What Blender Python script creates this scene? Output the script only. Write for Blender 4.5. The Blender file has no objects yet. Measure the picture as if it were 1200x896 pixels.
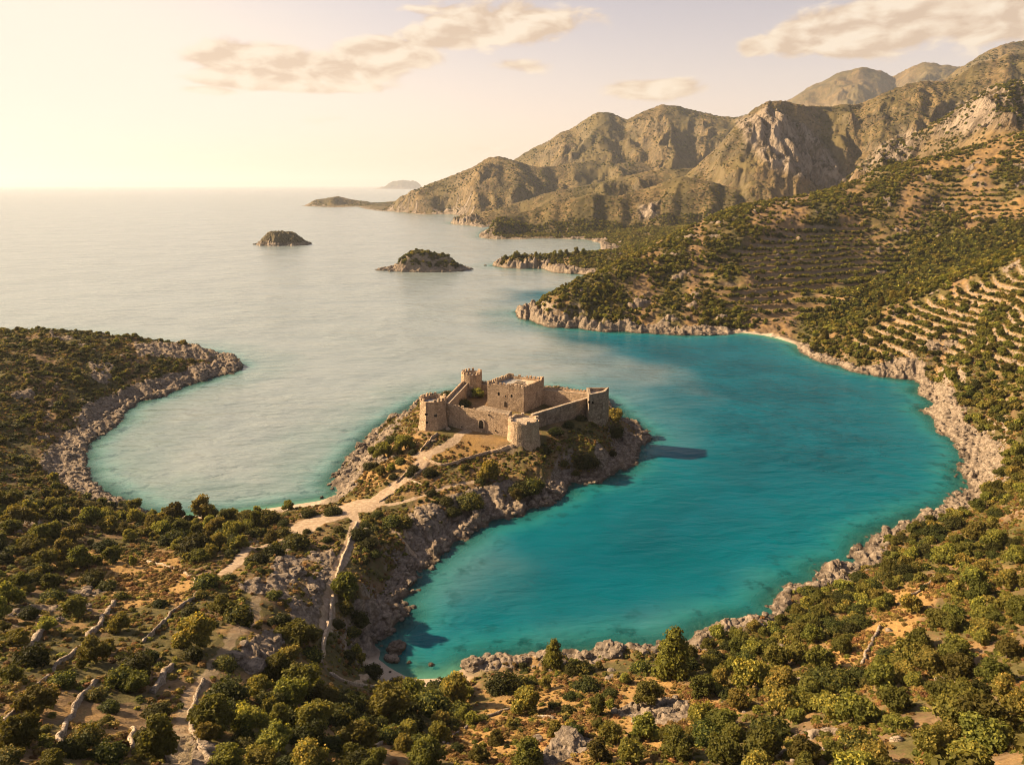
import bpy, bmesh, math, random, time
import numpy as np
from mathutils import Vector, Matrix, noise as mnoise

T0 = time.time()
random.seed(7)
rng = np.random.default_rng(11)
S = bpy.context.scene
COL = S.collection

# ------------------------------------------------------------------ camera
CAM_H = 100.0
PITCH = math.radians(15.9)
FPX = 811.0                      # focal length in pixels of a 1200 px wide frame
cam_data = bpy.data.cameras.new('camera')
cam_data.sensor_width = 36.0
cam_data.lens = 36.0 * FPX / 1200.0
cam_data.clip_start = 1.0
cam_data.clip_end = 200000.0
cam = bpy.data.objects.new('camera', cam_data)
cam.location = (0, 0, CAM_H)
cam.rotation_euler = (math.radians(90) - PITCH, 0, 0)
COL.objects.link(cam)
S.camera = cam

# ------------------------------------------------------------------ sun, sky, exposure
SUN_EL = math.radians(30.0)
SUN_AZ = math.radians(-75.0)     # measured from the view direction (+Y), negative = towards -X
sun_vec = Vector((math.sin(SUN_AZ) * math.cos(SUN_EL), math.cos(SUN_AZ) * math.cos(SUN_EL), math.sin(SUN_EL)))
sd = bpy.data.lights.new('sun', 'SUN')
sd.energy = 5.0
sd.color = (1.0, 0.72, 0.42)
sd.angle = math.radians(1.0)
sun = bpy.data.objects.new('sun', sd)
sun.rotation_euler = (-sun_vec).to_track_quat('-Z', 'Y').to_euler()
sun.location = (-300, 100, 400)
COL.objects.link(sun)

W = bpy.data.worlds.new('World')
S.world = W
W.use_nodes = True
wn, wl = W.node_tree.nodes, W.node_tree.links
wn.clear()
def wnode(t, **k):
    n = wn.new(t)
    for a, b in k.items():
        setattr(n, a, b)
    return n
w_out = wnode('ShaderNodeOutputWorld')
w_bg = wnode('ShaderNodeBackground')
w_bg.inputs[1].default_value = 0.085
sky = wnode('ShaderNodeTexSky', sky_type='NISHITA')
sky.sun_disc = False
sky.sun_elevation = SUN_EL
sky.sun_rotation = SUN_AZ        # clockwise from +Y seen from above
sky.altitude = 100
sky.air_density = 1.0
sky.dust_density = 3.0
sky.ozone_density = 0.6
w_tc = wnode('ShaderNodeTexCoord')
def wmath(op, a, b=None, c=None, clamp=False):
    n = wnode('ShaderNodeMath', operation=op, use_clamp=clamp)
    for i, v in enumerate((a, b, c)):
        if v is None: continue
        if isinstance(v, (int, float)): n.inputs[i].default_value = v
        else: wl.new(v, n.inputs[i])
    return n.outputs[0]
def wmix(fac, a, b, blend='MIX'):
    n = wnode('ShaderNodeMix', data_type='RGBA', blend_type=blend)
    for i, v in ((0, fac), (6, a), (7, b)):
        if isinstance(v, (int, float)): n.inputs[i].default_value = v
        elif isinstance(v, tuple): n.inputs[i].default_value = v
        else: wl.new(v, n.inputs[i])
    return n.outputs[2]
w_sep = wnode('ShaderNodeSeparateXYZ')
wl.new(w_tc.outputs['Generated'], w_sep.inputs[0])
wx, wy, wz = w_sep.outputs
# tangent-plane sky coordinates: azimuth (radians, 0 = view direction) and elevation
w_az = wmath('ARCTAN2', wx, wy)
w_el = wmath('ARCSINE', wz)
tint = wmix(1.0, sky.outputs[0], (0.66, 0.53, 0.49, 1), 'MULTIPLY')
# warm aureole of thin haze around the low sun
dot = wnode('ShaderNodeVectorMath', operation='DOT_PRODUCT')
wl.new(w_tc.outputs['Generated'], dot.inputs[0])
GLOW_AZ, GLOW_EL = math.radians(-50), math.radians(8)
dot.inputs[1].default_value = (math.sin(GLOW_AZ) * math.cos(GLOW_EL), math.cos(GLOW_AZ) * math.cos(GLOW_EL), math.sin(GLOW_EL))
g1 = wmath('POWER', wmath('MAXIMUM', dot.outputs['Value'], 0.0), 5.0)
gsc = wnode('ShaderNodeVectorMath', operation='SCALE')
gsc.inputs[0].default_value = (0.30, 0.25, 0.25)
wl.new(g1, gsc.inputs['Scale'])
sk2 = wmix(1.0, tint, gsc.outputs[0], 'ADD')
# pale aerosol veil low over the horizon, all round
veil = wmath('POWER', wmath('SUBTRACT', 1.0, wmath('ABSOLUTE', wz), clamp=True), 4.2)
vsc = wnode('ShaderNodeVectorMath', operation='SCALE')
vsc.inputs[0].default_value = (3.0, 2.16, 1.70)
wl.new(veil, vsc.inputs['Scale'])
sk3 = wmix(1.0, sk2, vsc.outputs[0], 'ADD')
# clouds: soft patches at chosen places of the sky broken up by noise
def px_dir(px, py):
    xc, yc = (px - 600) / FPX, (448 - py) / FPX
    d = Vector((xc, math.cos(PITCH) + yc * math.sin(PITCH), -math.sin(PITCH) + yc * math.cos(PITCH))).normalized()
    return math.atan2(d.x, d.y), math.asin(d.z)
w_cc = wnode('ShaderNodeCombineXYZ')
wl.new(wmath('MULTIPLY', w_az, 5.0), w_cc.inputs[0])
wl.new(wmath('MULTIPLY', w_el, 12.0), w_cc.inputs[1])
cn = wnode('ShaderNodeTexNoise'); cn.inputs['Scale'].default_value = 3.4; cn.inputs['Detail'].default_value = 10; cn.inputs['Roughness'].default_value = 0.55
cn.inputs['Distortion'].default_value = 0.35
wl.new(w_cc.outputs[0], cn.inputs['Vector'])
cloud_mask = None
CLOUDS = [(300, 74, 85, 26, 1.0), (340, 98, 120, 11, 1.0), (400, 82, 80, 20, .95), (455, 62, 70, 20, .95), (520, 44, 60, 20, .9), (590, 28, 110, 26, .9), (520, 12, 60, 14, .6), (240, 105, 60, 7, .6), (610, 78, 45, 12, .6),
          (770, 104, 62, 13, .95), (560, 175, 90, 9, .45), (885, 55, 24, 14, .85), (945, 42, 45, 26, 1.0), (1040, 30, 120, 34, 1.1), (1170, 15, 120, 40, 1.1), (1000, 55, 80, 18, .8), (130, 150, 90, 9, .35), (400, 140, 160, 10, .3)]
for (cx, cy, sx, sy, am) in CLOUDS:
    a, e = px_dir(cx, cy)
    a2, _ = px_dir(cx + sx, cy); _, e2 = px_dir(cx, cy - sy)
    ra, re = a2 - a, e2 - e
    qa = wmath('POWER', wmath('MULTIPLY', wmath('SUBTRACT', w_az, a), 1 / ra), 2.0)
    qe = wmath('POWER', wmath('MULTIPLY', wmath('SUBTRACT', w_el, e), 1 / re), 2.0)
    g = wmath('MULTIPLY', wmath('EXPONENT', wmath('MULTIPLY', wmath('ADD', qa, qe), -0.8)), am)
    cloud_mask = g if cloud_mask is None else wmath('MAXIMUM', cloud_mask, g)
cm = wmath('SUBTRACT', wmath('ADD', wmath('MULTIPLY', cloud_mask, 0.92), cn.outputs['Fac']), 0.80)
cden = wnode('ShaderNodeMapRange', interpolation_type='SMOOTHSTEP'); wl.new(cm, cden.inputs[0])
cden.inputs[1].default_value = 0.0; cden.inputs[2].default_value = 0.24
# bright sunlit upper edge, greyer belly: noise sampled a little towards the sun
cn2 = wnode('ShaderNodeTexNoise'); cn2.inputs['Scale'].default_value = 3.4; cn2.inputs['Detail'].default_value = 5; cn2.inputs['Roughness'].default_value = 0.5
cn2.inputs['Distortion'].default_value = 0.35
w_off = wnode('ShaderNodeVectorMath', operation='ADD'); wl.new(w_cc.outputs[0], w_off.inputs[0]); w_off.inputs[1].default_value = (-0.07, 0.09, 0)
wl.new(w_off.outputs[0], cn2.inputs['Vector'])
lit = wmath('MULTIPLY_ADD', wmath('SUBTRACT', cn.outputs['Fac'], cn2.outputs['Fac']), 4.0, 0.45, clamp=True)
ccol = wmix(lit, (3.0, 2.2, 1.52, 1), (4.6, 3.75, 2.8, 1))
sk4 = wmix(wmath('MULTIPLY', cden.outputs[0], 0.88), sk3, ccol)
# the bright side of the sky levels off in the haze
w_sc = wnode('ShaderNodeSeparateColor'); wl.new(sk4, w_sc.inputs[0])
w_cb = wnode('ShaderNodeCombineColor')
for i_, cap_ in enumerate((4.2, 3.66, 3.12)):
    wl.new(wmath('SMOOTH_MIN', w_sc.outputs[i_], cap_, 1.1), w_cb.inputs[i_])
wl.new(w_cb.outputs[0], w_bg.inputs[0])
wl.new(w_bg.outputs[0], w_out.inputs[0])

S.view_settings.view_transform = 'Standard'
S.view_settings.look = 'None'
S.view_settings.exposure = 1.5
S.view_settings.gamma = 1.0
S.cycles.max_bounces = 5
S.cycles.diffuse_bounces = 2
S.cycles.glossy_bounces = 2
S.cycles.transmission_bounces = 3
S.cycles.transparent_max_bounces = 8
S.cycles.volume_bounces = 0
S.cycles.use_denoising = True
S.cycles.filter_width = 1.0
S.cycles.caustics_reflective = False
S.cycles.caustics_refractive = False

# ------------------------------------------------------------------ helpers: picture <-> place
CT, ST = math.cos(PITCH), math.sin(PITCH)
def ray(px, py):
    xc, yc = (px - 600) / FPX, (448 - py) / FPX
    return np.array([xc, CT + yc * ST, -ST + yc * CT])
def at_z(px, py, z=0.0):
    d = ray(px, py)
    t = (z - CAM_H) / d[2]
    return (d[0] * t, d[1] * t, z)
def at_y(px, py, y):
    d = ray(px, py)
    t = y / d[1]
    return (d[0] * t, y, CAM_H + d[2] * t)
def to_px(x, y, z):
    zz = z - CAM_H
    dep = y * CT - zz * ST
    up = y * ST + zz * CT
    return 600 + FPX * x / dep, 448 - FPX * up / dep, dep

# ------------------------------------------------------------------ helpers: numpy noise
def _hash(ix, iy, seed):
    h = (ix.astype(np.uint32) * np.uint32(374761393)) ^ (iy.astype(np.uint32) * np.uint32(668265263)) ^ np.uint32((seed * 974634777 + 12345) & 0xffffffff)
    h = (h ^ (h >> np.uint32(13))) * np.uint32(1274126177)
    h = (h ^ (h >> np.uint32(15))) * np.uint32(2246822519)
    return h ^ (h >> np.uint32(16))
def _rnd(ix, iy, seed):
    return (_hash(ix, iy, seed) >> np.uint32(8)).astype(np.float32) * np.float32(1 / 16777216.0)
def gnoise(x, y, seed=0):
    x = np.asarray(x, np.float32); y = np.asarray(y, np.float32)
    fx, fy = np.floor(x), np.floor(y)
    ix, iy = fx.astype(np.int32), fy.astype(np.int32)
    dx, dy = x - fx, y - fy
    ux, uy = dx * dx * dx * (dx * (dx * 6 - 15) + 10), dy * dy * dy * (dy * (dy * 6 - 15) + 10)
    def g(ox, oy):
        a = _rnd(ix + ox, iy + oy, seed) * np.float32(6.2831853)
        return np.cos(a) * (dx - ox) + np.sin(a) * (dy - oy)
    a, b, c, d = g(0, 0), g(1, 0), g(0, 1), g(1, 1)
    return ((a * (1 - ux) + b * ux) * (1 - uy) + (c * (1 - ux) + d * ux) * uy) * 1.5
def fbm(x, y, octv=4, seed=0, gain=0.5):
    s, a = 0, 1.0
    for k in range(octv):
        s = s + a * gnoise(x * 2 ** k, y * 2 ** k, seed + k * 17)
        a *= gain
    return s
def ridged(x, y, octv=4, seed=0, gain=0.5):
    s, a = 0, 1.0
    for k in range(octv):
        s = s + a * (1 - 2 * np.abs(gnoise(x * 2 ** k, y * 2 ** k, seed + k * 17)))
        a *= gain
    return s
def cells(x, y, seed=0):
    """distance to the border between two cells, and each cell's own random number"""
    x = np.asarray(x, np.float32); y = np.asarray(y, np.float32)
    fx, fy = np.floor(x).astype(np.int32), np.floor(y).astype(np.int32)
    f1 = np.full(x.shape, 9, np.float32); f2 = f1.copy(); val = np.zeros_like(f1)
    for ox in (-1, 0, 1):
        for oy in (-1, 0, 1):
            cx, cy = fx + ox, fy + oy
            d = np.hypot(cx + _rnd(cx, cy, seed) - x, cy + _rnd(cx, cy, seed + 1) - y)
            near = d < f1
            f2 = np.where(near, f1, np.minimum(f2, d))
            val = np.where(near, _rnd(cx, cy, seed + 2), val)
            f1 = np.where(near, d, f1)
    return f2 - f1, val
def sstep(a, b, x):
    t = np.clip((x - a) / (b - a), 0, 1)
    return t * t * (3 - 2 * t)
def inside(poly, x, y):
    r = np.zeros(np.shape(x), bool)
    n = len(poly)
    for i in range(n):
        (x0, y0), (x1, y1) = poly[i][:2], poly[(i + 1) % n][:2]
        if y0 == y1: continue
        c = ((y0 > y) != (y1 > y)) & (x < (x1 - x0) * (y - y0) / (y1 - y0) + x0)
        r ^= c
    return r
def seg_dist(pts, x, y, closed=False):
    d2 = np.full(np.shape(x), 1e18, np.float32)
    n = len(pts)
    for i in range(n if closed else n - 1):
        (x0, y0), (x1, y1) = pts[i][:2], pts[(i + 1) % n][:2]
        vx, vy = x1 - x0, y1 - y0
        L = vx * vx + vy * vy + 1e-9
        t = np.clip(((x - x0) * vx + (y - y0) * vy) / L, 0, 1)
        d2 = np.minimum(d2, (x - x0 - t * vx) ** 2 + (y - y0 - t * vy) ** 2)
    return np.sqrt(d2)

# ------------------------------------------------------------------ helpers: objects
def tag(o, label=None, cat=None, group=None, kind=None):
    if label: o['label'] = label
    if cat: o['category'] = cat
    if group: o['group'] = group
    if kind: o['kind'] = kind
    return o
def link(name, me, mat=None, parent=None, loc=None):
    o = bpy.data.objects.new(name, me)
    COL.objects.link(o)
    if mat is not None and me is not None:
        me.materials.append(mat)
    if parent is not None: o.parent = parent
    if loc is not None: o.location = loc
    return o
def empty(name, loc=(0, 0, 0), rz=0.0):
    o = bpy.data.objects.new(name, None)
    o.location = loc; o.rotation_euler = (0, 0, rz)
    o.empty_display_size = 0.5
    COL.objects.link(o)
    return o
def np_mesh(name, V, F, smooth=True):
    """F: (n,4) or (n,3) int array"""
    me = bpy.data.meshes.new(name)
    V = np.ascontiguousarray(V, np.float32); F = np.ascontiguousarray(F, np.int32)
    k = F.shape[1]
    me.vertices.add(len(V)); me.vertices.foreach_set('co', V.ravel())
    me.loops.add(F.size); me.loops.foreach_set('vertex_index', F.ravel())
    me.polygons.add(len(F))
    me.polygons.foreach_set('loop_start', np.arange(0, F.size, k, dtype=np.int32))
    me.polygons.foreach_set('loop_total', np.full(len(F), k, np.int32))
    if smooth: me.polygons.foreach_set('use_smooth', np.ones(len(F), bool))
    me.update(calc_edges=True)
    return me

class NT:
    """a small material builder"""
    def __init__(s, name):
        s.m = bpy.data.materials.new(name); s.m.use_nodes = True
        s.n, s.l = s.m.node_tree.nodes, s.m.node_tree.links
        s.n.clear()
        s.out = s.n.new('ShaderNodeOutputMaterial')
    def node(s, t, **k):
        n = s.n.new(t)
        for a, b in k.items(): setattr(n, a, b)
        return n
    def put(s, sock, v):
        if isinstance(v, bpy.types.NodeSocket): s.l.new(v, sock)
        elif isinstance(v, tuple) and len(v) == 3 and sock.type == 'RGBA': sock.default_value = (*v, 1)
        else: sock.default_value = v
    def math(s, op, a, b=None, c=None, clamp=False):
        n = s.node('ShaderNodeMath', operation=op, use_clamp=clamp)
        for i, v in enumerate((a, b, c)):
            if v is not None: s.put(n.inputs[i], v)
        return n.outputs[0]
    def mix(s, f, a, b, blend='MIX'):
        n = s.node('ShaderNodeMix', data_type='RGBA', blend_type=blend)
        s.put(n.inputs[0], f); s.put(n.inputs[6], a); s.put(n.inputs[7], b)
        return n.outputs[2]
    def pos(s): return s.node('ShaderNodeNewGeometry').outputs['Position']
    def obj(s): return s.node('ShaderNodeTexCoord').outputs['Object']
    def scale(s, v, k):
        n = s.node('ShaderNodeVectorMath', operation='MULTIPLY'); s.put(n.inputs[0], v); n.inputs[1].default_value = k
        return n.outputs[0]
    def noise(s, v, scale, det=3, rough=0.5, dist=0.0):
        n = s.node('ShaderNodeTexNoise'); s.put(n.inputs['Vector'], v)
        n.inputs['Scale'].default_value = scale; n.inputs['Detail'].default_value = det; n.inputs['Roughness'].default_value = rough; n.inputs['Distortion'].default_value = dist
        return n.outputs['Fac']
    def voro(s, v, scale, feature='F1', out='Distance', rand=1.0):
        n = s.node('ShaderNodeTexVoronoi', feature=feature); s.put(n.inputs['Vector'], v); n.inputs['Scale'].default_value = scale
        n.inputs['Randomness'].default_value = rand
        return n.outputs[out]
    def ramp(s, f, a, b, smooth=True):
        n = s.node('ShaderNodeMapRange', interpolation_type='SMOOTHSTEP' if smooth else 'LINEAR'); s.put(n.inputs[0], f)
        n.inputs[1].default_value = a; n.inputs[2].default_value = b
        return n.outputs[0]
    def attr(s, name, out='Fac'):
        return s.node('ShaderNodeAttribute', attribute_name=name).outputs[out]
    def bump(s, h, dist=0.1, strength=1.0, normal=None):
        n = s.node('ShaderNodeBump'); s.put(n.inputs['Height'], h); n.inputs['Distance'].default_value = dist; n.inputs['Strength'].default_value = strength
        if normal is not None: s.put(n.inputs['Normal'], normal)
        return n.outputs[0]
    def principled(s, col, rough=0.9, spec=0.2, normal=None):
        b = s.node('ShaderNodeBsdfPrincipled'); s.put(b.inputs['Base Color'], col); s.put(b.inputs['Roughness'], rough); s.put(b.inputs['Specular IOR Level'], spec)
        if normal is not None: s.put(b.inputs['Normal'], normal)
        return b
    def done(s, sh):
        s.l.new(sh, s.out.inputs[0]); return s.m

# ================================================================== the terrain
# coastline of the mainland, clockwise from the sea side of the western headland; P = photo pixel at sea level, Y = (pixel column, metres ahead)
def P(px, py): return at_z(px, py)[:2]
def Y(px, y):
    # photo column px seen at sea level y metres ahead
    py = 448 + FPX * math.tan(math.atan2(CAM_H, y) - PITCH)
    return P(px, py)
COAST = [(-1500.0, 700.0), (-700.0, 470.0), P(0, 394.5), P(40, 394), P(70, 394), P(110, 397), P(150, 403.5), P(200, 409), P(238, 411), P(262, 417), P(279, 429.5),
    P(262, 438), P(241, 445.6), P(222, 451), P(203.6, 457.7), P(188, 464), P(171, 468.4), P(155, 475), P(142, 481.8), P(137, 489), P(134, 495), P(118, 508.6), P(108, 516), P(99, 524), P(95, 531), P(99, 538), P(90, 546), P(103, 554), P(97, 560), P(103, 567), P(117, 573), P(128, 582), P(144, 589),
    P(172, 603), P(220, 605), P(260, 602), P(300, 598), P(340, 592), P(380, 586), P(398, 577), P(388, 567), P(393, 557), P(400, 552), P(405, 543), P(412, 535), P(417, 527), P(427, 519), P(435, 508), P(450, 497), P(473, 482),
    P(500, 467), P(540, 457), P(600, 453), P(660, 456), P(708, 468), P(733, 490), P(748, 501), P(757, 514), P(743, 526), P(740, 543), P(722, 556), P(700, 563), P(680, 563), P(667, 567), P(663, 576), P(640, 587), P(613, 600), P(600, 603), P(587, 605), P(557, 618), P(545, 629), P(529, 638), P(516, 648), P(501, 661), P(490, 667), P(483, 677), P(479, 690), P(473, 700), P(462, 707), P(474, 714), P(476, 721), P(462, 732), P(450, 744), P(441, 756), P(437, 768), P(455, 782), P(473, 792), P(487, 796), P(519, 795), P(538, 788), P(545, 780), P(565, 776), P(582, 775), P(600, 773), P(617, 769), P(640, 771), P(665, 766), P(700, 763), P(718, 760), P(737, 758), P(762, 760), P(790, 756), P(812, 747), P(822, 738), P(837, 734), P(860, 728), P(879, 726), P(900, 728), P(912, 722), P(904, 709), P(915, 697), P(929, 688), P(950, 684), P(967, 680), P(958, 670), P(975, 663), P(1008, 661), P(1002, 652), P(1008, 640), P(1017, 630), P(1037, 620), P(1050, 617), P(1075, 605), P(1095, 600), P(1117, 590), P(1125, 580), P(1133, 570), P(1127, 552), P(1136, 540), P(1132, 528), P(1125, 518), P(1114, 511), P(1104, 505), P(1098, 493), P(1082, 482), P(1096, 474), P(1086, 466), P(1075, 459), P(1083, 452), P(1068, 445), P(1050, 444), P(1032, 440), P(1012, 437), P(996, 433), P(975, 427), P(957, 420), P(945, 416), P(936, 411), P(934, 404), P(915, 397.5), P(896, 393), P(869, 389.5), P(850, 391), P(820, 392), P(800, 393), P(773, 390), P(740, 389), P(720, 389), P(695, 386), P(667, 384), P(645, 382), P(629, 379), P(615, 372), P(608, 365),
    Y(612, 560), Y(640, 575), Y(668, 620), Y(690, 690), Y(705, 760), P(690, 322.5), P(672, 321), P(660, 319.5), P(647, 317), P(643, 314.5), P(625, 315), P(610, 314), P(595, 314), P(587, 313), P(577, 311),
    Y(584, 925), Y(610, 950), Y(650, 965), Y(690, 1000), Y(712, 1100), Y(712, 1250), P(694, 281), P(670, 280), P(647, 279), P(620, 280), P(600, 280), P(573, 280), P(563, 277.5), P(566, 272),
    Y(575, 1720), Y(590, 1850), P(566, 266.5), P(548, 263.5), P(536, 263), P(526, 261.6), Y(535, 2020), Y(560, 2200), P(537, 252), P(520, 250.5), P(505, 251.5), P(485, 250.6), P(465, 248), P(445, 247), P(428.5, 244.7), P(420, 242.2), P(390, 242.8), P(370, 242.2), P(357, 241.2), Y(362, 3800), Y(400, 3950), Y(440, 4050), Y(470, 5000), (600.0, 9000.0), (12000.0, 9000.0), (12000.0, -500.0), (-1500.0, -500.0)]

# height control points: (column, row, height) of ground seen in the photo
HP = [
 # western headland
 (0, 396, 21), (70, 393, 21), (110, 398, 18), (150, 402, 15), (200, 408, 10), (235, 405, 9), (262, 414, 4), (0, 440, 18), (60, 440, 15), (120, 430, 12), (180, 430, 8), (0, 490, 12), (50, 490, 7), (30, 540, 7), (0, 530, 10), (230, 430, 4),
 # slope below the viewpoint, west
 (0, 580, 15), (0, 620, 20), (60, 600, 10), (100, 620, 13), (0, 700, 31), (0, 800, 43), (0, 896, 51), (-80, 700, 36), (-120, 850, 50), (200, 625, 8), (160, 640, 12), (120, 700, 23), (200, 690, 20), (270, 640, 12), (100, 800, 38), (100, 896, 47), (200, 800, 33), (200, 896, 42), (260, 610, 5), (320, 605, 5), (320, 630, 9),
 # neck and spine
 (400, 600, 6), (425, 592, 5.5), (380, 620, 9), (340, 660, 13), (390, 660, 9), (300, 690, 19), (345, 700, 15.5), (385, 720, 10), (300, 760, 26), (330, 790, 24), (378, 775, 13), (420, 740, 7), (430, 690, 7), (445, 650, 6), (460, 620, 6), (430, 790, 5), (300, 840, 32), (300, 896, 38), (370, 830, 22), (390, 896, 32), (455, 810, 5.5), (450, 850, 16), (480, 896, 26),
 # ochre slope and olive grove to the east
 (500, 820, 7), (530, 815, 5), (520, 860, 13), (560, 896, 22), (600, 800, 4), (600, 840, 11), (640, 896, 22), (700, 785, 4), (700, 830, 11), (700, 896, 22), (790, 790, 5), (800, 830, 13), (800, 896, 25), (870, 750, 4), (900, 790, 13), (900, 896, 30), (960, 710, 4), (1000, 740, 12), (1000, 820, 23), (1000, 896, 34), (1040, 660, 5), (1080, 700, 14), (1100, 640, 8), (1100, 780, 26), (1100, 896, 38), (1150, 600, 7), (1200, 570, 14), (1200, 640, 19), (1200, 740, 29), (1200, 896, 44), (1320, 640, 32), (1320, 800, 44), (1320, 500, 40),
 (-200, 1100, 62), (200, 1200, 56), (600, 1200, 44), (900, 1200, 48), (1400, 1200, 62),
 # terraced slope east of the bay
 (1160, 530, 7), (1150, 560, 5), (1130, 500, 9), (1110, 475, 8), (1200, 500, 15), (1160, 450, 14), (1200, 440, 23), (1100, 440, 11), (1060, 425, 9), (1110, 410, 15), (1200, 380, 38), (1000, 415, 6), (1010, 398, 11), (1060, 390, 18), (1120, 370, 30), (975, 405, 4.5),
 (1000, 377, 15), (1050, 350, 26), (1086, 336, 33), (1121, 320, 41), (1164, 304, 52), (1200, 288, 61), (1320, 240, 88),
 # castle island
 (505, 508, 12), (613, 533, 9), (694, 492, 11), (553, 463, 14), (590, 490, 13.5), (640, 480, 13.5), (600, 470, 14), (560, 510, 10.5), (498, 528, 9.5), (520, 548, 7.5), (600, 528, 9), (480, 546, 8), (455, 570, 6), (440, 585, 5.5), (590, 562, 5), (540, 590, 4.5), (500, 610, 5), (460, 540, 6), (430, 545, 4), (470, 510, 8), (650, 540, 7), (680, 525, 8), (700, 545, 4), (728, 505, 5), (718, 482, 8), (560, 575, 5), (640, 565, 4), (680, 470, 11), (500, 478, 8), (540, 465, 11), (460, 600, 5.5), (520, 620, 2.5), (480, 650, 4),
 # northern headland
 (645, 355, 15), (660, 370, 9), (720, 375, 8), (720, 340, 21), (780, 375, 7), (780, 335, 20), (860, 375, 6), (860, 330, 24), (900, 380, 5), (930, 360, 10), (950, 340, 17), (1000, 300, 35), (1100, 270, 56), (1200, 230, 89), (960, 385, 5), (1000, 345, 18),
 # far promontory
 (597, 302.5, 11), (640, 301.5, 12), (665, 302, 13), (690, 301, 15), (660, 312, 6),
]
# control points given by column, row and metres ahead
HY = [(648, 349, 520), (690, 322, 575), (720, 309, 620), (789, 275, 720), (848, 248, 800), (907, 237, 850), (987, 219, 880), (1040, 195, 900), (1093, 184, 920), (1200, 155, 950), (1320, 120, 980)]
# control points in hidden ground: (column, metres ahead, height)
HH = [(1000, 520, 8), (1050, 560, 14), (1120, 590, 24), (1200, 610, 38), (1320, 620, 60), (985, 480, 5),
      (655, 590, 6), (720, 720, 16), (740, 800, 16), (789, 850, 30), (848, 950, 45), (907, 1020, 50), (987, 1080, 62), (1093, 1120, 80), (1200, 1150, 100), (1320, 1180, 130),
      (600, 910, 10), (650, 920, 11), (720, 930, 16), (760, 1000, 20), (850, 1200, 30), (1000, 1300, 40), (750, 1300, 12), (900, 1500, 25), (700, 1500, 8), (900, 2200, 25), (1200, 1600, 60), (1200, 2400, 60), (700, 2200, 10), (600, 2500, 8), (800, 3500, 20), (1200, 4000, 60), (450, 2800, 6), (395, 3700, 8), (600, 4000, 10), (1320, 3000, 80)]
pts = []
for a, b, z in HP:
    x, y, z = at_z(a, b, z); pts.append((x, y, z))
for a, b, yy in HY:
    pts.append(at_y(a, b, yy))
for a, yy, z in HH:
    xc = (a - 600) / FPX
    # the column's slope at this depth
    dz = z - CAM_H
    dep = yy * CT - dz * ST
    pts.append((xc * dep, yy, z))
for i, (x, y) in enumerate(COAST[2:-5]):
    if i % 2 == 0: pts.append((x, y, 0.6))
pts = np.array(pts)
TP = np.stack([pts[:, 0] / pts[:, 1], np.log(pts[:, 1])], 1)
TV = pts[:, 2] / pts[:, 1]
def _k(r2): return 0.5 * r2 * np.log(r2 + 1e-12)
n = len(TP)
d2 = ((TP[:, None] - TP[None]) ** 2).sum(-1)
A = np.zeros((n + 3, n + 3)); A[:n, :n] = _k(d2) + np.eye(n) * 2e-4; A[:n, n] = 1; A[:n, n + 1:] = TP; A[n, :n] = 1; A[n + 1:, :n] = TP.T
sol = np.linalg.solve(A, np.concatenate([TV, np.zeros(3)]))
def tps(u, w):
    out = np.zeros(u.shape)
    for i in range(n):
        out += sol[i] * _k((u - TP[i, 0]) ** 2 + (w - TP[i, 1]) ** 2)
    return out + sol[n] + sol[n + 1] * u + sol[n + 2] * w

# ------------------------------------------------------------------ sampling grids (fan-shaped: u = x / y, rows by distance)
rows = [20.0]
while rows[-1] < 7000:
    y = rows[-1]
    rows.append(y + (0.36 if y < 130 else 0.5 if y < 320 else 0.5 + (y - 320) * 0.0026 if y < 1300 else y * 0.0042))
yv = np.array(rows)
NR, NC = len(yv), 1240
sv = np.linspace(-1, 1, NC)
def uhalf(y): return np.maximum(1.45 - 0.55 * sstep(math.log(90), math.log(700), np.log(y)), np.minimum(110.0 / y, 4.5))
uu = sv[None] * uhalf(yv)[:, None]
GX = (uu * yv[:, None]).astype(np.float32)
GY = np.repeat(yv[:, None], NC, 1).astype(np.float32)
# coarse grid for the smooth fields
cr = np.linspace(math.log(20), math.log(7000), 520); cs = np.linspace(-1, 1, 440)
cu = cs[None] * uhalf(np.exp(cr))[:, None]
CX, CY = cu * np.exp(cr)[:, None], np.repeat(np.exp(cr)[:, None], 440, 1)
ri = np.interp(np.log(yv), cr, np.arange(520)); ci = np.interp(sv, cs, np.arange(440))
r0 = np.minimum(ri.astype(int), 518); c0 = np.minimum(ci.astype(int), 438)
fr, fc = (ri - r0)[:, None], (ci - c0)[None]
def up(a):
    a = np.asarray(a, float)
    top = a[r0][:, c0] * (1 - fc) + a[r0][:, c0 + 1] * fc
    bot = a[r0 + 1][:, c0] * (1 - fc) + a[r0 + 1][:, c0 + 1] * fc
    return (top * (1 - fr) + bot * fr).astype(np.float32)
base = up(np.minimum(tps(np.clip(cu, -1.3, 1.3), np.maximum(np.repeat(cr[:, None], 440, 1), math.log(44))) * np.maximum(CY, 44), np.where(CY < 90, 72, 900)))
C_SD = np.where(inside(COAST, CX, CY), 1, -1) * seg_dist(COAST, CX, CY, True)
SDS = up(C_SD)                                     # smooth signed distance to the shore
print('base fields', round(time.time() - T0, 1))

# ragged shore
amp = np.clip(0.9 + 0.006 * (GY - 100), 0.9, 14)
sc = np.clip(GY / 250.0, 0.7, 10)
SD = SDS + amp * (1.5 * fbm(GX / (9 * sc), GY / (9 * sc), 4, 3) + 0.4)
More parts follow.
